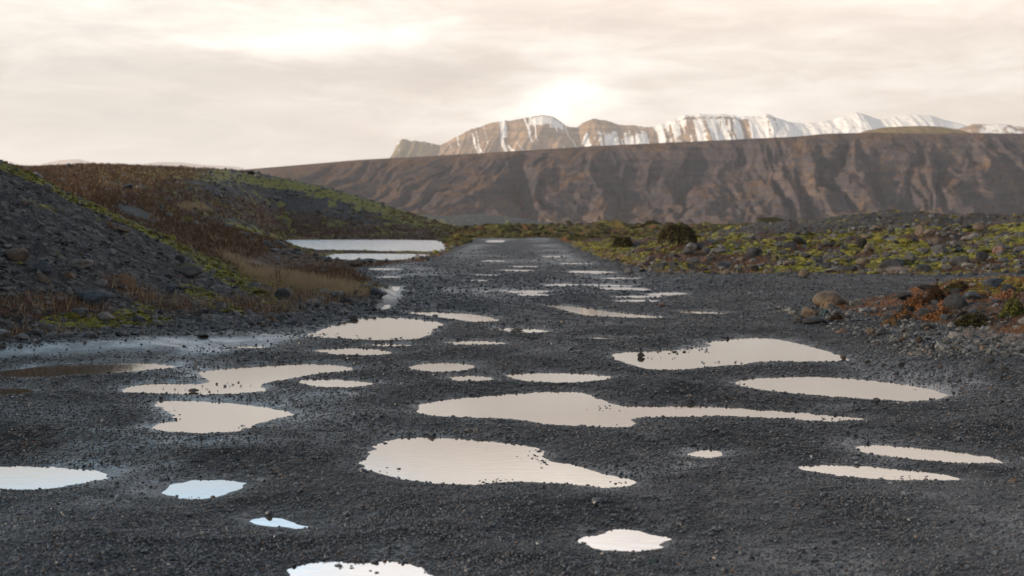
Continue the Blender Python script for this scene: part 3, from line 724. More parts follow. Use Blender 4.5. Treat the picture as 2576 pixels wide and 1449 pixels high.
LM_M = [(2283,748,'the left end outcrop'),(2342,723,'the black crest rocks'),(2503,712,'the highest jagged rock'),(2413,724,'the dark olive cushion shrub'),(2370,790,'the rusty orange shrub'),(2455,808,'the wide dark green cushion shrub'),
        (2220,835,'the touching pair of stones'),(2284,843,'the pale tan stone'),(2312,855,'the small pointed brown stone'),(2495,905,'the grey stone on the right shoulder'),(2360,975,'the right end of the oval puddle'),(2140,905,'the tip of the broad right puddle'),(2440,838,'the left bare twigs')]
USED = {}
def where_label(kind, px, py, marks):
    # true description from where the thing stands against the nearest landmarks; tried from short to long until it is unique
    near = sorted(marks, key=lambda m: math.hypot(px - m[0], (py - m[1]) * 1.8))
    def rel(m):
        ddx, ddy = px - m[0], (py - m[1]) * 1.8
        far = '' if math.hypot(ddx, ddy) > 45 else 'just '
        return far + (('left of ' if ddx < 0 else 'right of ') if abs(ddx) > abs(ddy) else ('behind ' if ddy < 0 else 'in front of ')) + m[2]
    for m in near[:2]:
        t = kind + ' ' + rel(m)
        if t not in USED and len(t.split()) <= 16: USED[t] = 1; return t
    for q in ('the lower one ' , 'the upper one ', 'one more '):
        pass
    t = kind + ' ' + rel(near[0]); USED[t] = USED.get(t, 0) + 1
    return t
for o_ in [o for o in COL.objects if o.name.startswith('puddle')]:
    if o_['label'].startswith('small sliver'):
        a_, b_ = proj(np.array(o_.location.x), np.array(o_.location.y), np.array(0.0)); w_ = o_.dimensions.x
        kd = ('wide' if w_ > 1.6 else 'short' if w_ < .9 else 'thin') + ' sliver of rain water'
        o_['label'] = where_label(kd, float(a_), float(b_), LM_P)
# ------------------------------------------------------------------ rocks
def rock_mesh(name, seed, flatness=1.0, sub=3, cuts=9):
    rnd = random.Random(seed); bm = bmesh.new()
    bmesh.ops.create_icosphere(bm, subdivisions=sub, radius=1.0)
    planes = []
    for k in range(cuts):
        v = Vector((rnd.gauss(0, 1), rnd.gauss(0, 1), rnd.gauss(0, .8))).normalized(); planes.append((v, rnd.uniform(.42, .80)))
    co = np.array([v.co[:] for v in bm.verts])
    for v, c in planes:
        nn = np.array(v[:]); d = co @ nn; ex = np.maximum(d - c, 0) * .92; co = co - ex[:, None] * nn
    nz = fbm(co[:, 0] * 1.7 + seed * 3.1, co[:, 1] * 1.7 + co[:, 2] * 1.3, 4, 100 + seed)
    co = co * (1 + (nz[:, None] - .5) * .55)
    nz2 = fbm(co[:, 0] * 5 + seed, co[:, 1] * 5 + co[:, 2] * 4.1, 3, 130 + seed); co = co * (1 + (nz2[:, None] - .5) * .16)
    co /= np.abs(co).max(0)
    co[:, 2] *= flatness
    for v, c in zip(bm.verts, co): v.co = c
    for f in bm.faces: f.smooth = True
    me = bpy.data.meshes.new(name); bm.to_mesh(me); bm.free(); me.materials.append(M_ROCK)
    return me
ROCKS = [rock_mesh('rock', s, 1, 3, 6 + s % 6) for s in range(10)]
TONES = {'grey': (.13,.13,.128), 'brown': (.15,.118,.090), 'dark': (.040,.043,.048), 'blue': (.075,.092,.112), 'pale': (.27,.25,.23), 'mid': (.088,.087,.088), 'pink': (.20,.13,.11), 'black': (.020,.018,.014), 'teal': (.05,.10,.11)}
def put_rock(px, py, wpx, hpx, tone, label, name='rock', group='loose rocks lying on the ground', moss=0.0, mesh=None, tilt=0, dmin=5, jit=True, cat='rock', z0=None):
    """px,py: middle of the rock in the sketch; its foot is found on the terrain"""
    if z0 is None:
        h = hit(px, py + hpx * .42, dmin)
        if h is None: return None
        x, y, z = h
    else:
        x, y = flat(px, py + hpx * .4, z0); z = z0
    dd = y / F
    sx = wpx * .5 * dd * 1.03; sz = hpx * .5 * dd * 1.15
    me = ROCKS[random.randrange(len(ROCKS))] if mesh is None else mesh
    o = make_obj(name, me, None, label, cat, group)
    o.location = (x, y + sx * .5, z + sz * .55)
    o.scale = (sx, sx * random.uniform(.75, 1.05), sz)
    o.rotation_euler = (0, math.radians(tilt), random.choice((0, math.pi)) + random.uniform(-.35, .35))
    c = TONES[tone]; j = random.uniform(.85, 1.15) if jit else 1
    o.color = (c[0] * j, c[1] * j, c[2] * j, 1); o['moss_amount'] = moss
    return o
GB = 'rocks on the left gravel bank'; GF = 'boulders in the mossy field'; GM = 'rocks by the right mound'; GS = 'stones on the road'
NAMED = [
 (35,643,67,40,'brown','large rounded brownish boulder at the left edge of the gravel bank',GB,0),
 (101,673,44,32,'blue','smooth bluish hump shaped rock right of the large rounded boulder',GB,0),
 (199,664,65,28,'pale','broad pale lumpy rock high on the left gravel bank',GB,0),
 (109,701,35,24,'brown','small brownish pointed rock below the bluish hump shaped rock',GB,0),
 (229,752,80,46,'blue','big dark blue oval boulder in the lower part of the left bank',GB,0),
 (199,789,42,26,'grey','grey block in moss just below the big dark blue boulder',GB,0),
 (266,796,46,24,'pale','angular light grey rock right of the mossy patch at the bank foot',GB,0),
 (100,835,38,16,'grey','flat grey rock at the foot of the left bank near the track',GB,0),
 (169,840,26,15,'pale','small pale pointed rock at the track edge below green moss',GB,0),
 (468,680,72,40,'grey','large grey slab boulder with bright moss cushions on its left end',GB,.45),
 (428,729,28,20,'blue','small bluish rock below the slab boulder with moss cushions',GB,0),
 (400,743,38,18,'mid','flat dark grey rock left of the small bluish rock',GB,0),
 (424,766,40,22,'brown','brownish wedge of rock above the grassy bank foot',GB,0),
 (116,585,28,18,'grey','lone light rock near the top left of the gravel slope',GB,0),
 (306,578,38,18,'brown','brown leaning rock beside a dry tuft under the bank crest',GB,0),
 (452,650,28,22,'mid','upright grey rock above the slab boulder with moss cushions',GB,0),
 (709,741,41,31,'dark','dark square boulder standing in dry grass on the bank',GB,0),
 (951,737,44,24,'blue','dark blue slanting slab at the tip of the bank by the wheel rut',GB,0),
 (920,721,34,15,'mid','flat rock leaning behind the dark blue slanting slab',GB,0),
 (936,750,24,17,'grey','rounded grey rock below the dark blue slanting slab',GB,0),
 (887,756,22,14,'grey','small round grey rock left of the slabs at the bank tip',GB,0),
 (862,757,30,11,'dark','flat dark rock in the stones at the bank tip',GB,0),
 (867,783,30,16,'pale','pale flat rock in gravel below the bank tip',GB,0),
 (676,800,32,18,'brown','brownish rock, left of a touching pair at the bank foot',GB,0),
 (704,800,28,18,'mid','grey rock, right of a touching pair at the bank foot',GB,0),
 (733,812,30,14,'blue','low bluish rock right of the touching pair at the bank foot',GB,0),
 (578,809,20,11,'pale','small pale stone in the gravel above the smooth track',GB,0),
 (894,662,38,19,'brown','rounded brown boulder by the pull out near the pond',GB,.1),
 (807,685,24,17,'grey','grey rock standing in dry grass behind the bank',GB,0),
 (826,648,24,12,'mid','grey rock in red brown heath near the pond',GB,0),
 (669,612,24,20,'mid','grey rock on the mossy knoll left of the pond',GB,0),
 (574,570,26,16,'mid','grey rock at the top of the small knoll behind the bank',GB,0),
 (694,500,22,14,'grey','light rock on the dark scree of the far left hill',GB,0),
 (627,432,32,15,'black','dark bush like boulder on the crest of the far left hill',GB,.2),
 (1077,651,12,10,'black','small black rock on the road edge beside the pond',GB,0),
 (511,846,32,13,'black','dark lump of gravel on the smooth wet track',GS,0),
 (1170,572,14,12,'black','dark round bush like rock where the left hill meets the valley',GB,.3),
 (1603,615,20,18,'grey','light grey rock leaning on the smaller dark bush',GF,0),
 (1757,623,24,17,'dark','dark round rock just below the big dark dome bush',GF,0),
 (1735,637,36,19,'mid','brown grey boulder below the big dark dome bush',GF,0),
 (1778,632,28,18,'grey','grey rock in a row of three under the big dark dome bush',GF,0),
 (1806,632,44,18,'grey','long low grey boulder at the right end of the row of three',GF,0),
 (1899,634,44,30,'dark','steep dark boulder among moss in the middle of the field',GF,0),
 (1990,618,40,30,'dark','dark upright block beside a tilted slab in the moss field',GF,0),
 (2018,608,50,20,'black','black slab tilted up to the right in the moss field',GF,0),
 (1637,653,24,15,'mid','rounded grey rock near the corner of road and side track',GF,0),
 (1745,657,38,20,'mid','low grey boulder above the dark green hollow',GF,0),
 (1820,669,38,21,'blue','rounded bluish rock at the front of the moss field',GF,0),
 (1855,680,26,15,'dark','dark bluish rock on the gravel border right of the bluish one',GF,0),
 (1899,676,24,20,'black','small black pointed rock at the gravel border',GF,0),
 (1917,669,24,11,'blue','light bluish stone behind the small black pointed rock',GF,0),
 (1664,670,30,18,'dark','dark angular rock in rubble near the road corner',GF,0),
 (1616,680,20,11,'dark','low dark rock at the road corner',GF,0),
 (1583,681,24,18,'grey','leaning grey slab at the road corner',GF,0),
 (2168,611,30,30,'black','pointed black boulder standing out in bright moss',GF,0),
 (2191,625,28,24,'brown','rounded brownish boulder right of the pointed black one',GF,0),
 (2318,580,28,30,'brown','left one of two big boulders high on the right ridge',GF,0),
 (2341,581,38,27,'brown','right one of two big boulders high on the right ridge',GF,0),
 (2472,571,46,26,'brown','large slanting boulder near the ridge at far right',GF,0),
 (2443,595,50,17,'pale','long pale flat rock below the slanting ridge boulder',GF,0),
 (2364,627,42,28,'mid','large grey boulder in the middle of the right slope',GF,0),
 (2324,631,30,16,'grey','tilted grey rock left of the large mid slope boulder',GF,0),
 (2293,648,32,18,'mid','dark rock with moss below the tilted grey rock',GF,.3),
 (2174,658,36,24,'brown','brownish boulder leaning in moss above the side track',GF,0),
 (2089,644,34,20,'grey','light grey boulder left of the leaning brownish one',GF,0),
 (2097,679,52,15,'pale','pale flat slab at the border of the side track',GF,0),
 (2143,678,30,18,'dark','dark rock right of the pale flat slab',GF,0),
 (2249,665,68,33,'dark','widest dark boulder at the front of the right slope',GF,0),
 (2210,682,32,12,'pale','pale low rock in front of the widest dark boulder',GF,0),
 (2324,675,48,22,'dark','rough dark rock right of the white twigs',GF,0),
 (2418,654,56,29,'mid','large rounded grey boulder above the lichen covered stone',GF,0),
 (2472,646,34,29,'dark','steep dark boulder right of the large rounded grey one',GF,0),
 (2514,629,38,22,'pink','pinkish pointed boulder on the far right slope',GF,0),
 (2383,673,30,16,'grey','grey rock at the border of the side track below the rounded boulder',GF,0),
 (2441,668,38,15,'pale','lichen speckled pale stone below the steep dark boulder',GF,0),
 (2524,654,40,14,'grey','flat grey rock at far right of the slope',GF,0),
 (2210,573,32,18,'brown','reddish brown boulder under the dark ridge top',GF,0),
 (2102,752,106,42,'brown','big flat topped brown boulder on gravel behind dry stalks',GM,0),
 (2042,787,46,30,'brown','smooth brown cap shaped rock in front of the flat topped boulder',GM,0),
 (2076,786,20,18,'teal','small round blue green stone beside the cap shaped rock',GM,0),
 (2055,806,76,20,'dark','dark layered slab under the cap shaped rock',GM,0),
 (2010,803,22,20,'mid','grey stone at the left end of the dark layered slab',GM,0),
 (2162,766,42,16,'mid','low grey rock right of the flat topped boulder',GM,0),
 (2192,833,24,16,'brown','left brownish stone of a touching pair below the shrubs',GM,0),
 (2220,835,42,20,'mid','grey stone of a touching pair below the shrubs',GM,0),
 (2305,824,28,15,'blue','light bluish stone at the foot of the rusty shrubs',GM,0),
 (2284,843,24,15,'pale','pale tan stone on the coarse shoulder below the mound',GM,0),
 (2268,855,20,12,'brown','small tan stone touching the pale tan one',GM,0),
 (2312,855,20,20,'brown','small pointed brown stone on the coarse shoulder',GM,0),
 (2200,778,16,10,'pale','small white lichen stone in dry grass',GM,0),
 (1996,786,24,10,'pale','pale flat stone on gravel left of the cap shaped rock',GM,0),
 (2283,748,60,26,'dark','dark jagged rock at the left end of the shrubby mound',GM,0),
 (2342,723,60,18,'black','black jagged rocks on the mound crest',GM,0),
 (2503,712,56,28,'blue','highest jagged rock with pale lichen on the mound crest',GM,0),
 (2410,762,60,36,'dark','dark jagged outcrop in the middle of the mound',GM,0),
 (2455,745,50,26,'blue','bluish layered rock on the mound above the outcrop',GM,0),
 (2540,728,50,24,'dark','dark rock at the far right of the mound crest',GM,0),
 (2495,905,30,16,'mid','grey stone in gravel on the right shoulder',GM,0),
 (2530,925,26,14,'mid','flat grey stone at the right photo edge in gravel',GM,0),
 (1615,893,24,13,'dark','dark stone sticking out of the broad right puddle',GS,0),
 (2123,899,18,12,'brown','brown stone at the right tip of the broad right puddle',GS,0),
 (487,982,32,9,'mid','grey stone islet in the forked left puddle',GS,0),
 (1645,1412,26,15,'teal','small blue green stone in the foreground gravel',GS,0),
 (1300,829,34,6,'grey','thin grey flake lying in the short thin puddle',GS,0),
 (1150,1084,14,9,'pale','pale pebble, left one on the ridge between the two biggest puddles',GS,0),
 (1178,1083,16,11,'pale','pale pebble, middle one on the ridge between the two biggest puddles',GS,0),
 (1198,1084,17,13,'pale','pale pebble, right one on the ridge between the two biggest puddles',GS,0),
]
placed = []
for r_ in NAMED:
    px, py, wp, hp, tone, lab, grp, ms = r_
    tilt = -14 if 'tilted up to the right' in lab or 'slanting boulder' in lab else 12 if 'slanting slab' in lab else random.uniform(-6, 6)
    o = put_rock(px, py, wp, hp, tone, lab, group=grp, moss=ms, tilt=tilt, z0=0.0 if (grp == GS and py < 900 and 'puddle' in lab) or 'islet' in lab else None,
                 dmin=35 if grp == GF else 5)
    if o is None: print('MISS', lab)
    else: placed.append((px, py, wp))
# smaller rocks nothing tells apart, one label per kind
def extra(n, box, sizes, tones, label, group, dmin=5, moss=0, cond=None, aspect=.55, marks=None):
    words_ = {'grey': 'grey', 'mid': 'dull grey', 'dark': 'dark', 'blue': 'bluish', 'brown': 'brownish', 'pale': 'pale', 'black': 'blackish'}
    k = 0; tries = 0
    while k < n and tries < n * 8:
        tries += 1
        px = random.uniform(box[0], box[2]); py = random.uniform(box[1], box[3])
        if cond and not cond(px, py): continue
        wp = random.uniform(*sizes) * random.uniform(.7, 1)
        if any(abs(px - a) < (wp + c) * .5 and abs(py - b) < (wp + c) * .26 for a, b, c in placed): continue
        tn = random.choice(tones); asp_ = random.uniform(aspect * .8, aspect * 1.2)
        lb = label
        if marks:
            sz_ = ('tiny', 'small', 'medium')[0 if wp < sizes[0] * .85 + sizes[1] * .15 else 1 if wp < (sizes[0] + sizes[1]) * .5 else 2]
            lb = where_label(sz_ + ' ' + ('flat ' if asp_ < .5 else '') + words_[tn] + ' stone', px, py, marks)
        o = put_rock(px, py, wp, wp * asp_, tn, lb, group=group, dmin=dmin, moss=random.uniform(0, moss), tilt=random.uniform(-14, 14))
        if o: placed.append((px, py, wp)); k += 1
cr = lambda px: float(tab(px, [(0,400),(100,441),(200,490),(300,532),(400,581),(500,633),(600,673),(700,700),(800,712),(960,718)]))
extra(85, (0, 560, 960, 850), (11, 24), ['grey','mid','dark','blue','brown','pale'], 'small loose stone lying on the dark gravel of the left bank', 'small stones on the left bank', cond=lambda a, b: cr(a) + 20 < b < 880 - a * .09, marks=LM_B)
extra(120, (1560, 560, 2576, 690), (15, 42), ['grey','mid','dark','brown','mid'], 'small grey stone among moss in the boulder field', 'small stones in the boulder field', dmin=38, moss=.3,
      cond=lambda a, b: b > float(tab(a, [(1500,640),(1700,615),(1900,590),(2200,560),(2576,562)])) and b > 690 - (a - 1540) * .35, marks=LM_F)
extra(26, (2235, 705, 2576, 800), (20, 56), ['dark','black','blue','dark'], 'dark angular stone sticking out of the shrubby right mound', 'angular stones on the mound', cond=lambda a, b: b > 745 - (a - 2235) * .12, marks=LM_M)
extra(38, (2180, 845, 2576, 1010), (9, 20), ['grey','mid','dark','brown'], 'small stone on the coarse gravel shoulder below the mound', 'small stones on the right shoulder', cond=lambda a, b: b > 845 + (2576 - a) * -.05 and b < 1010 and b > 860 - (2576-a)*.05, marks=LM_M)

# ------------------------------------------------------------------ scattered pieces (instanced through geometry nodes)
def scatter(name, pts, scl, rot, tint, mat, label, sub=2, amp=.55, variants=4):
    me = bpy.data.meshes.new(name); me.vertices.add(len(pts)); me.vertices.foreach_set('co', np.asarray(pts, np.float32).ravel())
    for an, typ, dat, key in (('scl', 'FLOAT_VECTOR', scl, 'vector'), ('rot', 'FLOAT_VECTOR', rot, 'vector'), ('tint', 'FLOAT', tint, 'value')):
        a = me.attributes.new(an, typ, 'POINT'); a.data.foreach_set(key, np.asarray(dat, np.float32).ravel())
    o = make_obj(name, me, 'stuff', label)
    g = bpy.data.node_groups.new(name, 'GeometryNodeTree')
    g.interface.new_socket('Geometry', in_out='INPUT', socket_type='NodeSocketGeometry')
    g.interface.new_socket('Geometry', in_out='OUTPUT', socket_type='NodeSocketGeometry')
    N = g.nodes.new; L = g.links.new
    gi = N('NodeGroupInput'); go = N('NodeGroupOutput'); gti = N('GeometryNodeGeometryToInstance')
    for k in range(variants):
        ico = N('GeometryNodeMeshIcoSphere'); ico.inputs['Subdivisions'].default_value = sub; ico.inputs['Radius'].default_value = .6
        posn = N('GeometryNodeInputPosition'); ad = N('ShaderNodeVectorMath'); ad.operation = 'ADD'; ad.inputs[1].default_value = (k * 7.3, k * 3.1, k * 5.7)
        L(posn.outputs[0], ad.inputs[0])
        nz = N('ShaderNodeTexNoise'); nz.inputs['Scale'].default_value = 1.5; nz.inputs['Detail'].default_value = 1
        L(ad.outputs[0], nz.inputs['Vector'])
        sb = N('ShaderNodeVectorMath'); sb.operation = 'SUBTRACT'; sb.inputs[1].default_value = (.5, .5, .5); L(nz.outputs['Color'], sb.inputs[0])
        sc = N('ShaderNodeVectorMath'); sc.operation = 'SCALE'; sc.inputs['Scale'].default_value = amp * 2; L(sb.outputs[0], sc.inputs[0])
        sp = N('GeometryNodeSetPosition'); L(ico.outputs[0], sp.inputs['Geometry']); L(sc.outputs[0], sp.inputs['Offset'])
        sm = N('GeometryNodeSetMaterial'); sm.inputs['Material'].default_value = mat; L(sp.outputs[0], sm.inputs['Geometry'])
        L(sm.outputs[0], gti.inputs[0])
    iop = N('GeometryNodeInstanceOnPoints'); iop.inputs['Pick Instance'].default_value = True
    L(gi.outputs[0], iop.inputs['Points']); L(gti.outputs[0], iop.inputs['Instance'])
    def na(nm, dt):
        a = N('GeometryNodeInputNamedAttribute'); a.data_type = dt; a.inputs['Name'].default_value = nm; return a.outputs['Attribute']
    e2r = N('FunctionNodeEulerToRotation'); L(na('rot', 'FLOAT_VECTOR'), e2r.inputs[0]); L(e2r.outputs[0], iop.inputs['Rotation'])
    L(na('scl', 'FLOAT_VECTOR'), iop.inputs['Scale'])
    L(iop.outputs[0], go.inputs[0])
    md = o.modifiers.new('scatter', 'NODES'); md.node_group = g
    me.materials.append(mat)
    return o
def sample(n, px0, px1, d0, d1, mode):
    px = RNG.uniform(px0, px1, n)
    if mode == 'inv': y = 1 / RNG.uniform(1 / d1, 1 / d0, n)
    else: y = np.exp(RNG.uniform(math.log(d0), math.log(d1), n))
    x = (px - 1288) / F * y
    z, rd, sd, big = terrain(x, y, True)
    return x, y, z, rd, sd, big, px
def do_scatter(name, keep, x, y, z, size, flatm, mat, label, sink=.25, sub=2, amp=.55, tint=None):
    x, y, z, size = x[keep], y[keep], z[keep], size[keep]; n = len(x)
    asp = RNG.uniform(.7, 1.3, (n, 2)); fl = RNG.uniform(flatm[0], flatm[1], n)
    scl = np.stack([size * asp[:, 0], size * asp[:, 1], size * fl], 1)
    rot = np.stack([RNG.normal(0, .25, n), RNG.normal(0, .25, n), RNG.uniform(0, 6.28, n)], 1)
    pts = np.stack([x, y, z + scl[:, 2] * (.5 - sink)], 1)
    tt = RNG.uniform(0, 1, n) if tint is None else tint[keep]
    print(name, n)
    return scatter(name, pts, scl, rot, tt, mat, label, sub, amp)
# road gravel: small stones, denser near the camera
x, y, z, rd, sd, big, px = sample(420000, -260, 2840, 5.2, 95, 'inv')
size = np.exp(RNG.normal(math.log(.0084), .36, len(x))) * np.clip(y / 10, .8, 4.2)
lane_p = proj(x, y, z)[1]
lanew = np.exp(-((lane_p - tab(px, [(-500,905),(0,885),(300,868),(500,858),(760,850),(900,870)])) / 17) ** 2) * sst(px, 860, 640)
jc_ = np.clip(np.searchsorted(th, np.arctan2(x, y)), 0, len(th) - 1); ic_ = np.clip(np.searchsorted(dist, y), 0, len(dist) - 1)
wet_here = wet[ic_ * len(th) + jc_]                  # washed, compacted spots carry fewer loose stones
dens = (1 - .5 * sst(y, 60, 90)) * np.clip((.55 + .6 * sst(fbm(x * .7, y * .45, 3, 55), .36, .62)) * (1 - .55 * sst(wet_here, .2, .8)), 0, 1) * (1 - .93 * lanew)
keep = (rd > -.1) & (sd > -.02 + RNG.normal(0, .03, len(x))) & (z + size * .5 > .004) & (RNG.uniform(0, 1, len(x)) < dens)
do_scatter('gravel', keep, x, y, z, size, (.45, .8), M_PEB, 'loose wet dark gravel on the road between the puddles', .25, 1, .5,
           RNG.uniform(0, 1, len(x)) ** (2.6 - 1.9 * np.clip(sst(px, 1500, 2300) * sst(y, 12, 8) + sst(fbm(x * .5, y * .4, 3, 57), .45, .7) * .8 + sst(px, 1500, 1000) * sst(y, 8.5, 7) * .4, 0, 1)))
# few larger stones on the road and in the puddle margins
x, y, z, rd, sd, big, px = sample(9000, -260, 2840, 5.5, 32, 'inv')
size = np.exp(RNG.normal(math.log(.019), .4, len(x))) * np.clip(y / 14, .8, 2)
edge_b = (sd < .30) & (sd > -.25)
keep = (rd > 0) & (sd > -.25) & (RNG.uniform(0, 1, len(x)) < np.where(edge_b, .30, .12)) & (z + size * .4 > .004)
do_scatter('pebbles', keep, x, y, z, size, (.4, .7), M_PEB, 'larger pebbles at the puddle edges and across the road', .2, 2, .5)
ix = []; iy = []
for cx, cy, rx, ry, k in ((1330,1150,40,22,16),(1365,1160,16,14,10),(505,982,60,7,22),(560,968,60,6,10),(1690,884,50,7,16),(1760,880,30,6,8),(1650,900,60,6,6),(940,853,80,5,16),(820,842,40,5,16),(1250,1210,60,5,12),(1480,1070,60,4,6),
                          (1800,912,60,4,10),(430,1046,20,14,14),(1520,1026,30,10,10),(2060,1052,40,4,6),(1870,963,16,10,6),(620,1076,40,10,12),(240,922,160,8,12),(880,1425,60,14,14),(470,1250,50,5,10),(980,1190,40,20,6),(1560,1215,40,6,8),(2260,1200,80,5,6)):
    for q in range(k):
        a_, b_ = flat(cx + random.gauss(0, rx * .6), cy + random.gauss(0, ry * .6)); ix.append(a_); iy.append(b_)
ix = np.array(ix); iy = np.array(iy); isz = np.exp(RNG.normal(math.log(.015), .4, len(ix))) * np.clip(iy / 14, .7, 1.6)
do_scatter('puddle_stones', np.ones(len(ix), bool), ix, iy, np.zeros(len(ix)), isz, (.28, .42), M_PEB, 'small dark stones breaking the surface of the puddles', .35, 2, .5)
# rubble on the banks and shoulders
x, y, z, rd, sd, big, px = sample(95000, -700, 3200, 15, 60, 'log')
size = np.exp(RNG.normal(math.log(.026), .62, len(x)))
sh = sst(rd, 1.6, 0)
shoulder = (rd > 0) & ((x < 0) & (y < 34) | (x > 4.5) & (y < 25))
keep = ((rd <= 0) | (shoulder & (RNG.uniform(0, 1, len(x)) < sh * .8))) & (((x < 0) & (y < 36)) | (x > 0) & (y < 40) & ((rd > 0) | (RNG.uniform(0, 1, len(x)) < .3))) & (sd > .02)
do_scatter('rubble', keep, x, y, z, size, (.4, .8), M_COB, 'dark broken stones covering the left bank and the right shoulder', .3, 2, .6)
x, y, z, rd, sd, big, px = sample(5500, 3 + 1100, 3000, 41, 100, 'log')
size = np.exp(RNG.normal(math.log(.085), .5, len(x)))
keep = (rd <= .2) & (x > 3)
do_scatter('field_stones', keep, x, y, z, size, (.4, .8), M_COB, 'countless grey stones between the boulders of the mossy field', .35, 2, .6)
x, y, z, rd, sd, big, px = sample(16000, -300, 1150, 60, 195, 'log')
pxx, pyy = proj(x, y, z)
sc_ = np.exp(-(((pxx - 740) / 200) ** 2 + ((pyy - 478 - (pxx - 740) * .17) / 34) ** 2))
size = np.exp(RNG.normal(math.log(.28), .4, len(x)))
keep = (x < -3) & (rd < 0) & (RNG.uniform(0, 1, len(x)) < sc_ + .04) & (big > -.4)
do_scatter('scree', keep, x, y, z, size, (.4, .7), M_COB, 'patch of grey scree on the slope of the far left hill', .3, 1, .6)

# moss cushions
mm_, b_, p_ = new_mat('moss_cushion')
t_ = attr(b_, 'tint', 'INSTANCER').outputs['Fac']; ps_ = b_.n('ShaderNodeNewGeometry').outputs['Position']
n_ = b_.noise(ps_, 14.0, 4, .65)
c_ = b_.mix(b_.rng(t_, 0, 1, smooth=False), (.065, .060, .014), (.25, .235, .06))
b_.l(b_.mix(b_.rng(n_, .3, .7), b_.mix(.5, c_, (.03, .03, .008)), c_), p_.inputs['Base Color'])
p_.inputs['Roughness'].default_value = .95; p_.inputs['Specular IOR Level'].default_value = .1
bump(b_, p_, n_, .05, 1.0)
def cover_at(x, y, ch):
    """look up the painted cover at a ground point"""
    t = np.arctan2(x, y); jc = np.clip(np.searchsorted(th, t), 0, len(th) - 1)
    ic = np.clip(np.searchsorted(dist, y), 0, len(dist) - 1)
    return cov[ic * len(th) + jc, ch]
x, y, z, rd, sd, big, px = sample(120000, -300, 2900, 17, 110, 'log')
cm = cover_at(x, y, 0)
size = np.exp(RNG.normal(math.log(.075), .45, len(x))) * np.clip(y / 40, .6, 1.8)
keep = (rd < -.1) & (RNG.uniform(0, 1, len(x)) < (cm - .30) * 1.8)
do_scatter('moss', keep, x, y, z, size, (.22, .42), mm_, 'bright yellow green moss cushions on the banks and the boulder field', .35, 2, .35)

x, y, z, rd, sd, big, px = sample(16000, 1120, 2700, 105, 420, 'inv')
size = np.exp(RNG.normal(math.log(.5), .5, len(x))) * (y / 200)
mh_, b_, p_ = new_mat('moor_cushion')
t_ = attr(b_, 'tint', 'INSTANCER').outputs['Fac']
c_ = b_.mix(b_.rng(t_, 0, .85), (.030, .027, .014), (.085, .080, .030)); c_ = b_.mix(b_.rng(t_, .85, .95), c_, (.10, .055, .03))
b_.l(c_, p_.inputs['Base Color']); p_.inputs['Roughness'].default_value = .95; p_.inputs['Specular IOR Level'].default_value = .1
keep = ((rd < -.2) | (y > 130)) & (x > -8)
do_scatter('moor_vegetation', keep, x, y, z, size, (.18, .5), mh_, 'olive brown hummocks of low vegetation on the flat moor where the road disappears', .4, 2, .5)

# ------------------------------------------------------------------ dry grass and heath, as blades
def blades(name, x, y, z, h, wd, tone, label, nb=5, spread=.5, lean=.35):
    n = len(x); N = n * nb
    bx = np.repeat(x, nb) + RNG.normal(0, 1, N) * np.repeat(h, nb) * spread; by = np.repeat(y, nb) + RNG.normal(0, 1, N) * np.repeat(h, nb) * spread
    bz = np.repeat(z, nb) - .02; hh = np.repeat(h, nb) * RNG.uniform(.5, 1.15, N)
    a = RNG.uniform(0, 6.28, N); w_ = np.repeat(wd, nb) * RNG.uniform(.6, 1.3, N)
    lx = RNG.normal(0, lean, N) * hh; ly = RNG.normal(0, lean, N) * hh
    p0 = np.stack([bx - np.cos(a) * w_, by - np.sin(a) * w_, bz], 1); p1 = np.stack([bx + np.cos(a) * w_, by + np.sin(a) * w_, bz], 1)
    p2 = np.stack([bx + lx, by + ly, bz + hh], 1)
    VV = np.stack([p0, p1, p2], 1).reshape(-1, 3); FF = np.arange(N * 3).reshape(-1, 3)
    tn = np.repeat(tone, nb, axis=0) * RNG.uniform(.7, 1.3, (N, 1)); tn = np.repeat(np.concatenate([tn, np.ones((N, 1))], 1), 3, axis=0)
    me = mesh_np(name, VV, FF, M_BLADE, False, {'tone': ('FLOAT_COLOR', tn)})
    print(name, N)
    return make_obj(name, me, 'stuff', label)
HEATH = np.array([.075, .044, .026]); STRAW = np.array([.26, .19, .115]); RUST = np.array([.16, .072, .030]); OLIVE = np.array([.07, .065, .022])
x, y, z, rd, sd, big, px = sample(90000, -300, 1300, 33, 190, 'log')
ch = cover_at(x, y, 1); cst = cover_at(x, y, 2); cm = cover_at(x, y, 0)
keep = (rd < -.2) & (x < -2) & (big > -.52) & (RNG.uniform(0, 1, len(x)) < np.maximum(ch, cst) * .8)
x, y, z, ch, cst = x[keep], y[keep], z[keep], ch[keep], cst[keep]
mixk = np.clip(sst(cst, .25, .7) + (RNG.uniform(0, 1, len(x)) < .18) * .6, 0, 1)[:, None]
tone = HEATH * (1 - mixk) + STRAW * mixk
blades('heath_grass', x, y, z, RNG.uniform(.07, .20, len(x)) * (1 + .006 * y) * np.where((x > -30) & (y > 46) & (y < 150) & (big[keep] < .15), .30, 1), .010 + y * .00025, tone, 'red brown heath and straw coloured grass on the hills behind the left bank', 5)
x, y, z, rd, sd, big, px = sample(46000, -300, 1100, 17, 40, 'log')
ch = cover_at(x, y, 1); cst = cover_at(x, y, 2)
keep = (rd < -.05) & (x < 0) & (RNG.uniform(0, 1, len(x)) < np.clip(np.maximum((ch - .33) * .8, cst * .9), 0, 1))
x, y, z, ch, cst = x[keep], y[keep], z[keep], ch[keep], cst[keep]
mixk = np.clip(sst(cst, .2, .6) + (RNG.uniform(0, 1, len(x)) < .15), 0, 1)[:, None]
tone = HEATH * 1.1 * (1 - mixk) + STRAW * mixk
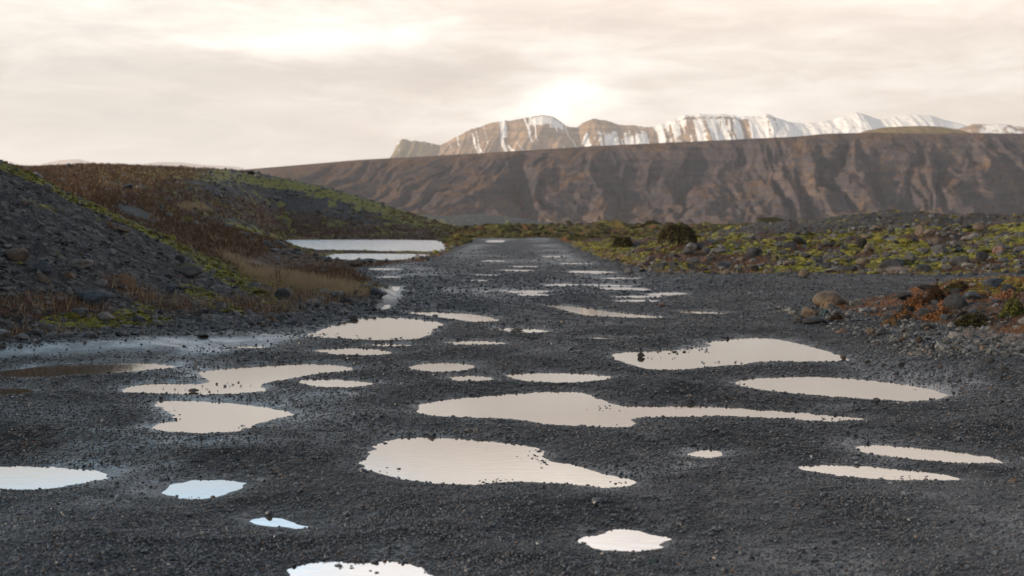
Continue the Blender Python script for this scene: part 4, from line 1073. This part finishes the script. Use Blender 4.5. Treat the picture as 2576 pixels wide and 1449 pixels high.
blades('bank_grass', x, y, z, .05 + RNG.uniform(.02, .10, len(x)) + .14 * mixk[:, 0] * RNG.uniform(.3, 1, len(x)), .004 + 0 * x, tone, 'dry tan grass and brown heath on the left bank', 7)
x, y, z, rd, sd, big, px = sample(40000, 1380, 3000, 40, 130, 'log')
ch = cover_at(x, y, 1); cst = cover_at(x, y, 2); cm = cover_at(x, y, 0)
keep = (rd < 0) & (x > 3) & (RNG.uniform(0, 1, len(x)) < np.maximum(ch * .5 * (1 - cm * .8), cst * .8))
x, y, z, ch, cst = x[keep], y[keep], z[keep], ch[keep], cst[keep]
mixk = np.clip(sst(cst, .3, .7), 0, 1)[:, None]
tone = (HEATH * .9) * (1 - mixk) + STRAW * .8 * mixk
blades('field_heath', x, y, z, RNG.uniform(.06, .20, len(x)), .018 + 0 * x, tone, 'brown heath and dry grass growing between the field boulders', 5)
x, y, z, rd, sd, big, px = sample(30000, 2000, 3000, 16.5, 30, 'log')
ch = cover_at(x, y, 1); cst = cover_at(x, y, 2)
keep = (rd < -.02) & (RNG.uniform(0, 1, len(x)) < np.maximum(ch * .9, cst))
x, y, z, ch, cst = x[keep], y[keep], z[keep], ch[keep], cst[keep]
rn = sst(vnoise(x * 1.1, y * .9, 88), .3, .65)[:, None] * .95
mixk = np.clip(sst(cst, .3, .7), 0, 1)[:, None]
tone = (RUST * rn + HEATH * (1 - rn)) * (1 - mixk) + STRAW * mixk
blades('mound_heath', x, y, z, RNG.uniform(.025, .075, len(x)), .006 + 0 * x, tone, 'rusty low heath covering the right mound', 8)

# ------------------------------------------------------------------ shrubs, each one a thing
def shrub(name, px, py, wpx, hpx, tone, label, n=900, leaf=.022, twig_tone=(.06, .04, .03), cat='shrub', group=None, dmin=12, stems=14, leafy=True, dome=False):
    h = hit(px, py + hpx * .42, dmin)
    if h is None: print('MISS', label); return
    x, y, z = h; w2 = wpx * .5 * y / F; hh = hpx * y / F * 1.05
    e = make_obj(name, None, None, label, cat, group, loc=(x, y + w2 * .4, z - .02))
    # twigs
    VV = []; FF = []; tips = []
    for k in range(stems):
        a = random.uniform(0, 6.28); r = random.random() ** .5
        b0 = Vector((math.cos(a) * r * w2 * .45, math.sin(a) * r * w2 * .3, 0)); t0 = Vector((math.cos(a) * r * w2 * .95, math.sin(a) * r * w2 * .6, hh * random.uniform(.6, 1) * (1.1 - .4 * r)))
        mid = b0.lerp(t0, .5) + Vector((random.uniform(-.1, .1) * w2, 0, hh * .12))
        chain = [(b0, .006), (mid, .004), (t0, .0015)]
        rad = max(.6, y / 24)
        tips.append(t0); tips.append(mid)
        prev = None
        for (c, rr) in chain:
            i0 = len(VV)
            for q in range(3):
                an = q * 2.094; VV.append((c.x + math.cos(an) * rr * rad, c.y + math.sin(an) * rr * rad, c.z))
            if prev is not None:
                for q in range(3): FF.append((prev + q, prev + (q + 1) % 3, i0 + (q + 1) % 3, i0 + q))
            prev = i0
        for q in range(3):
            sd_ = t0 + Vector((random.uniform(-.3, .3) * w2, random.uniform(-.2, .2) * w2, random.uniform(.0, .3) * hh)); i0 = len(VV); rr = .0018 * rad
            VV += [(mid.x - rr, mid.y, mid.z), (mid.x + rr, mid.y, mid.z), (sd_.x + rr * .4, sd_.y, sd_.z), (sd_.x - rr * .4, sd_.y, sd_.z)]; FF.append((i0, i0 + 1, i0 + 2, i0 + 3)); tips.append(sd_)
    N = len(VV); tn = np.tile(np.array(list(twig_tone) + [1.0]), (N, 1))
    me = mesh_np('twigs', np.array(VV), np.array(FF), M_BLADE, False, {'tone': ('FLOAT_COLOR', tn)})
    make_obj('twigs', me, None, parent=e)
    if leafy:
        a = RNG.uniform(0, 6.28, n); r = RNG.uniform(0, 1, n) ** .5; lump = .55 + .9 * vnoise(np.cos(a) * 2.6 + px, np.sin(a) * 2.6 + r * 3, 5)
        lx = np.cos(a) * r * w2 * lump; ly = np.sin(a) * r * w2 * .7 * lump; lz = np.maximum(1 - r ** 1.4, .04) * hh * RNG.uniform(.2, 1.15, n) ** .7 * (.5 + .9 * vnoise(lx / w2 * 5 + px, ly / w2 * 5, 6))
        if dome: oo = .72 + .5 * vnoise(a * 1.6 + px, r * 0, 9); lx = np.cos(a) * r * w2 * oo; ly = np.sin(a) * r * w2 * oo; lz = (1 - r ** 3.2) ** .6 * hh * (1 - .35 * RNG.uniform(0, 1, n) ** 3) * (.70 + .45 * vnoise(lx * 2.2 + px, ly * 2.2, 6))
        c = np.stack([lx, ly, lz], 1); s = leaf * RNG.uniform(.5, 1.4, n)
        d1 = RNG.normal(0, 1, (n, 3)); d1 /= np.linalg.norm(d1, axis=1)[:, None]; d2 = RNG.normal(0, 1, (n, 3)); d2 /= np.linalg.norm(d2, axis=1)[:, None]
        VV = np.stack([c - d1 * s[:, None], c + d2 * s[:, None] * .6, c + d1 * s[:, None]], 1).reshape(-1, 3)
        tn = np.array(tone) * RNG.uniform(.5, 1.6, (n, 1)); tn = np.repeat(np.concatenate([tn, np.ones((n, 1))], 1), 3, axis=0)
        me = mesh_np('foliage', VV, np.arange(n * 3).reshape(-1, 3), M_BLADE, False, {'tone': ('FLOAT_COLOR', tn)})
        make_obj('foliage', me, None, parent=e)
    return e
for a_ in ((1710,594,104,46,'large dark dome shaped bush rising above the moss right of the road',5200),(1567,612,58,27,'smaller dark bush left of the large dark dome shaped bush',2400)):
    shrub('dark_bush', a_[0], a_[1], a_[2], a_[3], (.040,.034,.015), a_[4], a_[5], .075, twig_tone=(.03,.022,.015), dmin=55, stems=40, cat='bush', dome=True)
GSH = 'low shrubs on the right mound'
shrub('shrub', 2413, 724, 78, 24, (.045,.035,.012), 'dark olive cushion shrub on the mound crest between black rocks', 2600, .03, group=GSH)
shrub('shrub', 2360, 742, 60, 40, (.040,.022,.012), 'dark brown shrub behind the rusty leaves on the mound', 2000, .03, group=GSH)
shrub('shrub', 2310, 760, 80, 34, (.17,.080,.038), 'bright rusty leaved shrub right of the dark jagged rock', 2600, .03, group=GSH)
shrub('shrub', 2370, 790, 90, 36, (.18,.088,.042), 'rusty orange shrub in the middle of the mound foot', 2800, .028, group=GSH)
shrub('shrub', 2280, 795, 80, 26, (.15,.080,.035), 'thin brown shrub at the left foot of the mound', 2000, .024, group=GSH)
shrub('shrub', 2240, 812, 60, 18, (.13,.08,.04), 'small tan shrub above the touching pair of stones', 1300, .022, group=GSH)
shrub('shrub', 2455, 808, 125, 36, (.026,.024,.009), 'wide dark green cushion shrub above the white twigs', 3600, .028, group=GSH)
shrub('shrub', 2555, 775, 70, 46, (.075,.080,.020), 'yellow green mossy shrub at the right photo edge', 2200, .028, group=GSH)
shrub('shrub', 2540, 745, 60, 20, (.17,.085,.05), 'pinkish brown shrub high on the mound at the right edge', 1500, .028, group=GSH)
shrub('shrub', 2110, 800, 60, 18, (.035,.022,.014), 'dark brown shrub right of the layered slab', 1500, .022, group=GSH)
for i, (a, b, w_) in enumerate(((2440,838,60),(2500,842,70),(2555,850,60))):
    shrub('bare_twigs', a, b, w_, 26, (0, 0, 0), ('grey bare twigs in front of the wide dark cushion shrub', 'grey bare twigs in the middle below the dark cushion shrub', 'grey bare twigs at the right edge below the mound')[i], twig_tone=(.20, .17, .16), leafy=False, stems=26, group='bare twigs on the mound foot')
shrub('bare_twigs', 2262, 680, 90, 16, (0, 0, 0), 'whitish bare twigs in front of the widest dark boulder', twig_tone=(.30, .26, .25), leafy=False, stems=70, dmin=36, group='bare twigs on the field edge')
shrub('bare_shrub', 700, 695, 60, 50, (0, 0, 0), 'leafless brown shrub with bent branches in dry grass above the dark square boulder', twig_tone=(.045, .03, .022), leafy=False, stems=9)
shrub('bare_shrub', 12, 396, 26, 20, (0, 0, 0), 'tiny leafless twigs on the bank crest at the left photo edge', twig_tone=(.05, .035, .025), leafy=False, stems=6)
shrub('dry_grass_tuft', 2082, 768, 60, 26, (0, 0, 0), 'pale dry stalks standing before the flat topped boulder', twig_tone=(.34, .25, .15), leafy=False, stems=26, cat='grass tuft')
shrub('dry_grass_tuft', 318, 712, 50, 34, (0, 0, 0), 'tan dry grass tuft on the middle of the left bank', twig_tone=(.22, .14, .09), leafy=False, stems=30, cat='grass tuft')
shrub('dry_grass_tuft', 272, 565, 30, 18, (.16,.10,.06), 'round dry tuft beside the brown leaning rock', 500, .02, twig_tone=(.2,.14,.09), stems=10, cat='grass tuft')
shrub('grass_tuft', 957, 626, 12, 8, (.05,.055,.02), 'tiny green clump on the pond spit', 200, .12, cat='grass tuft', dmin=60)
print('objects', len(bpy.data.objects))
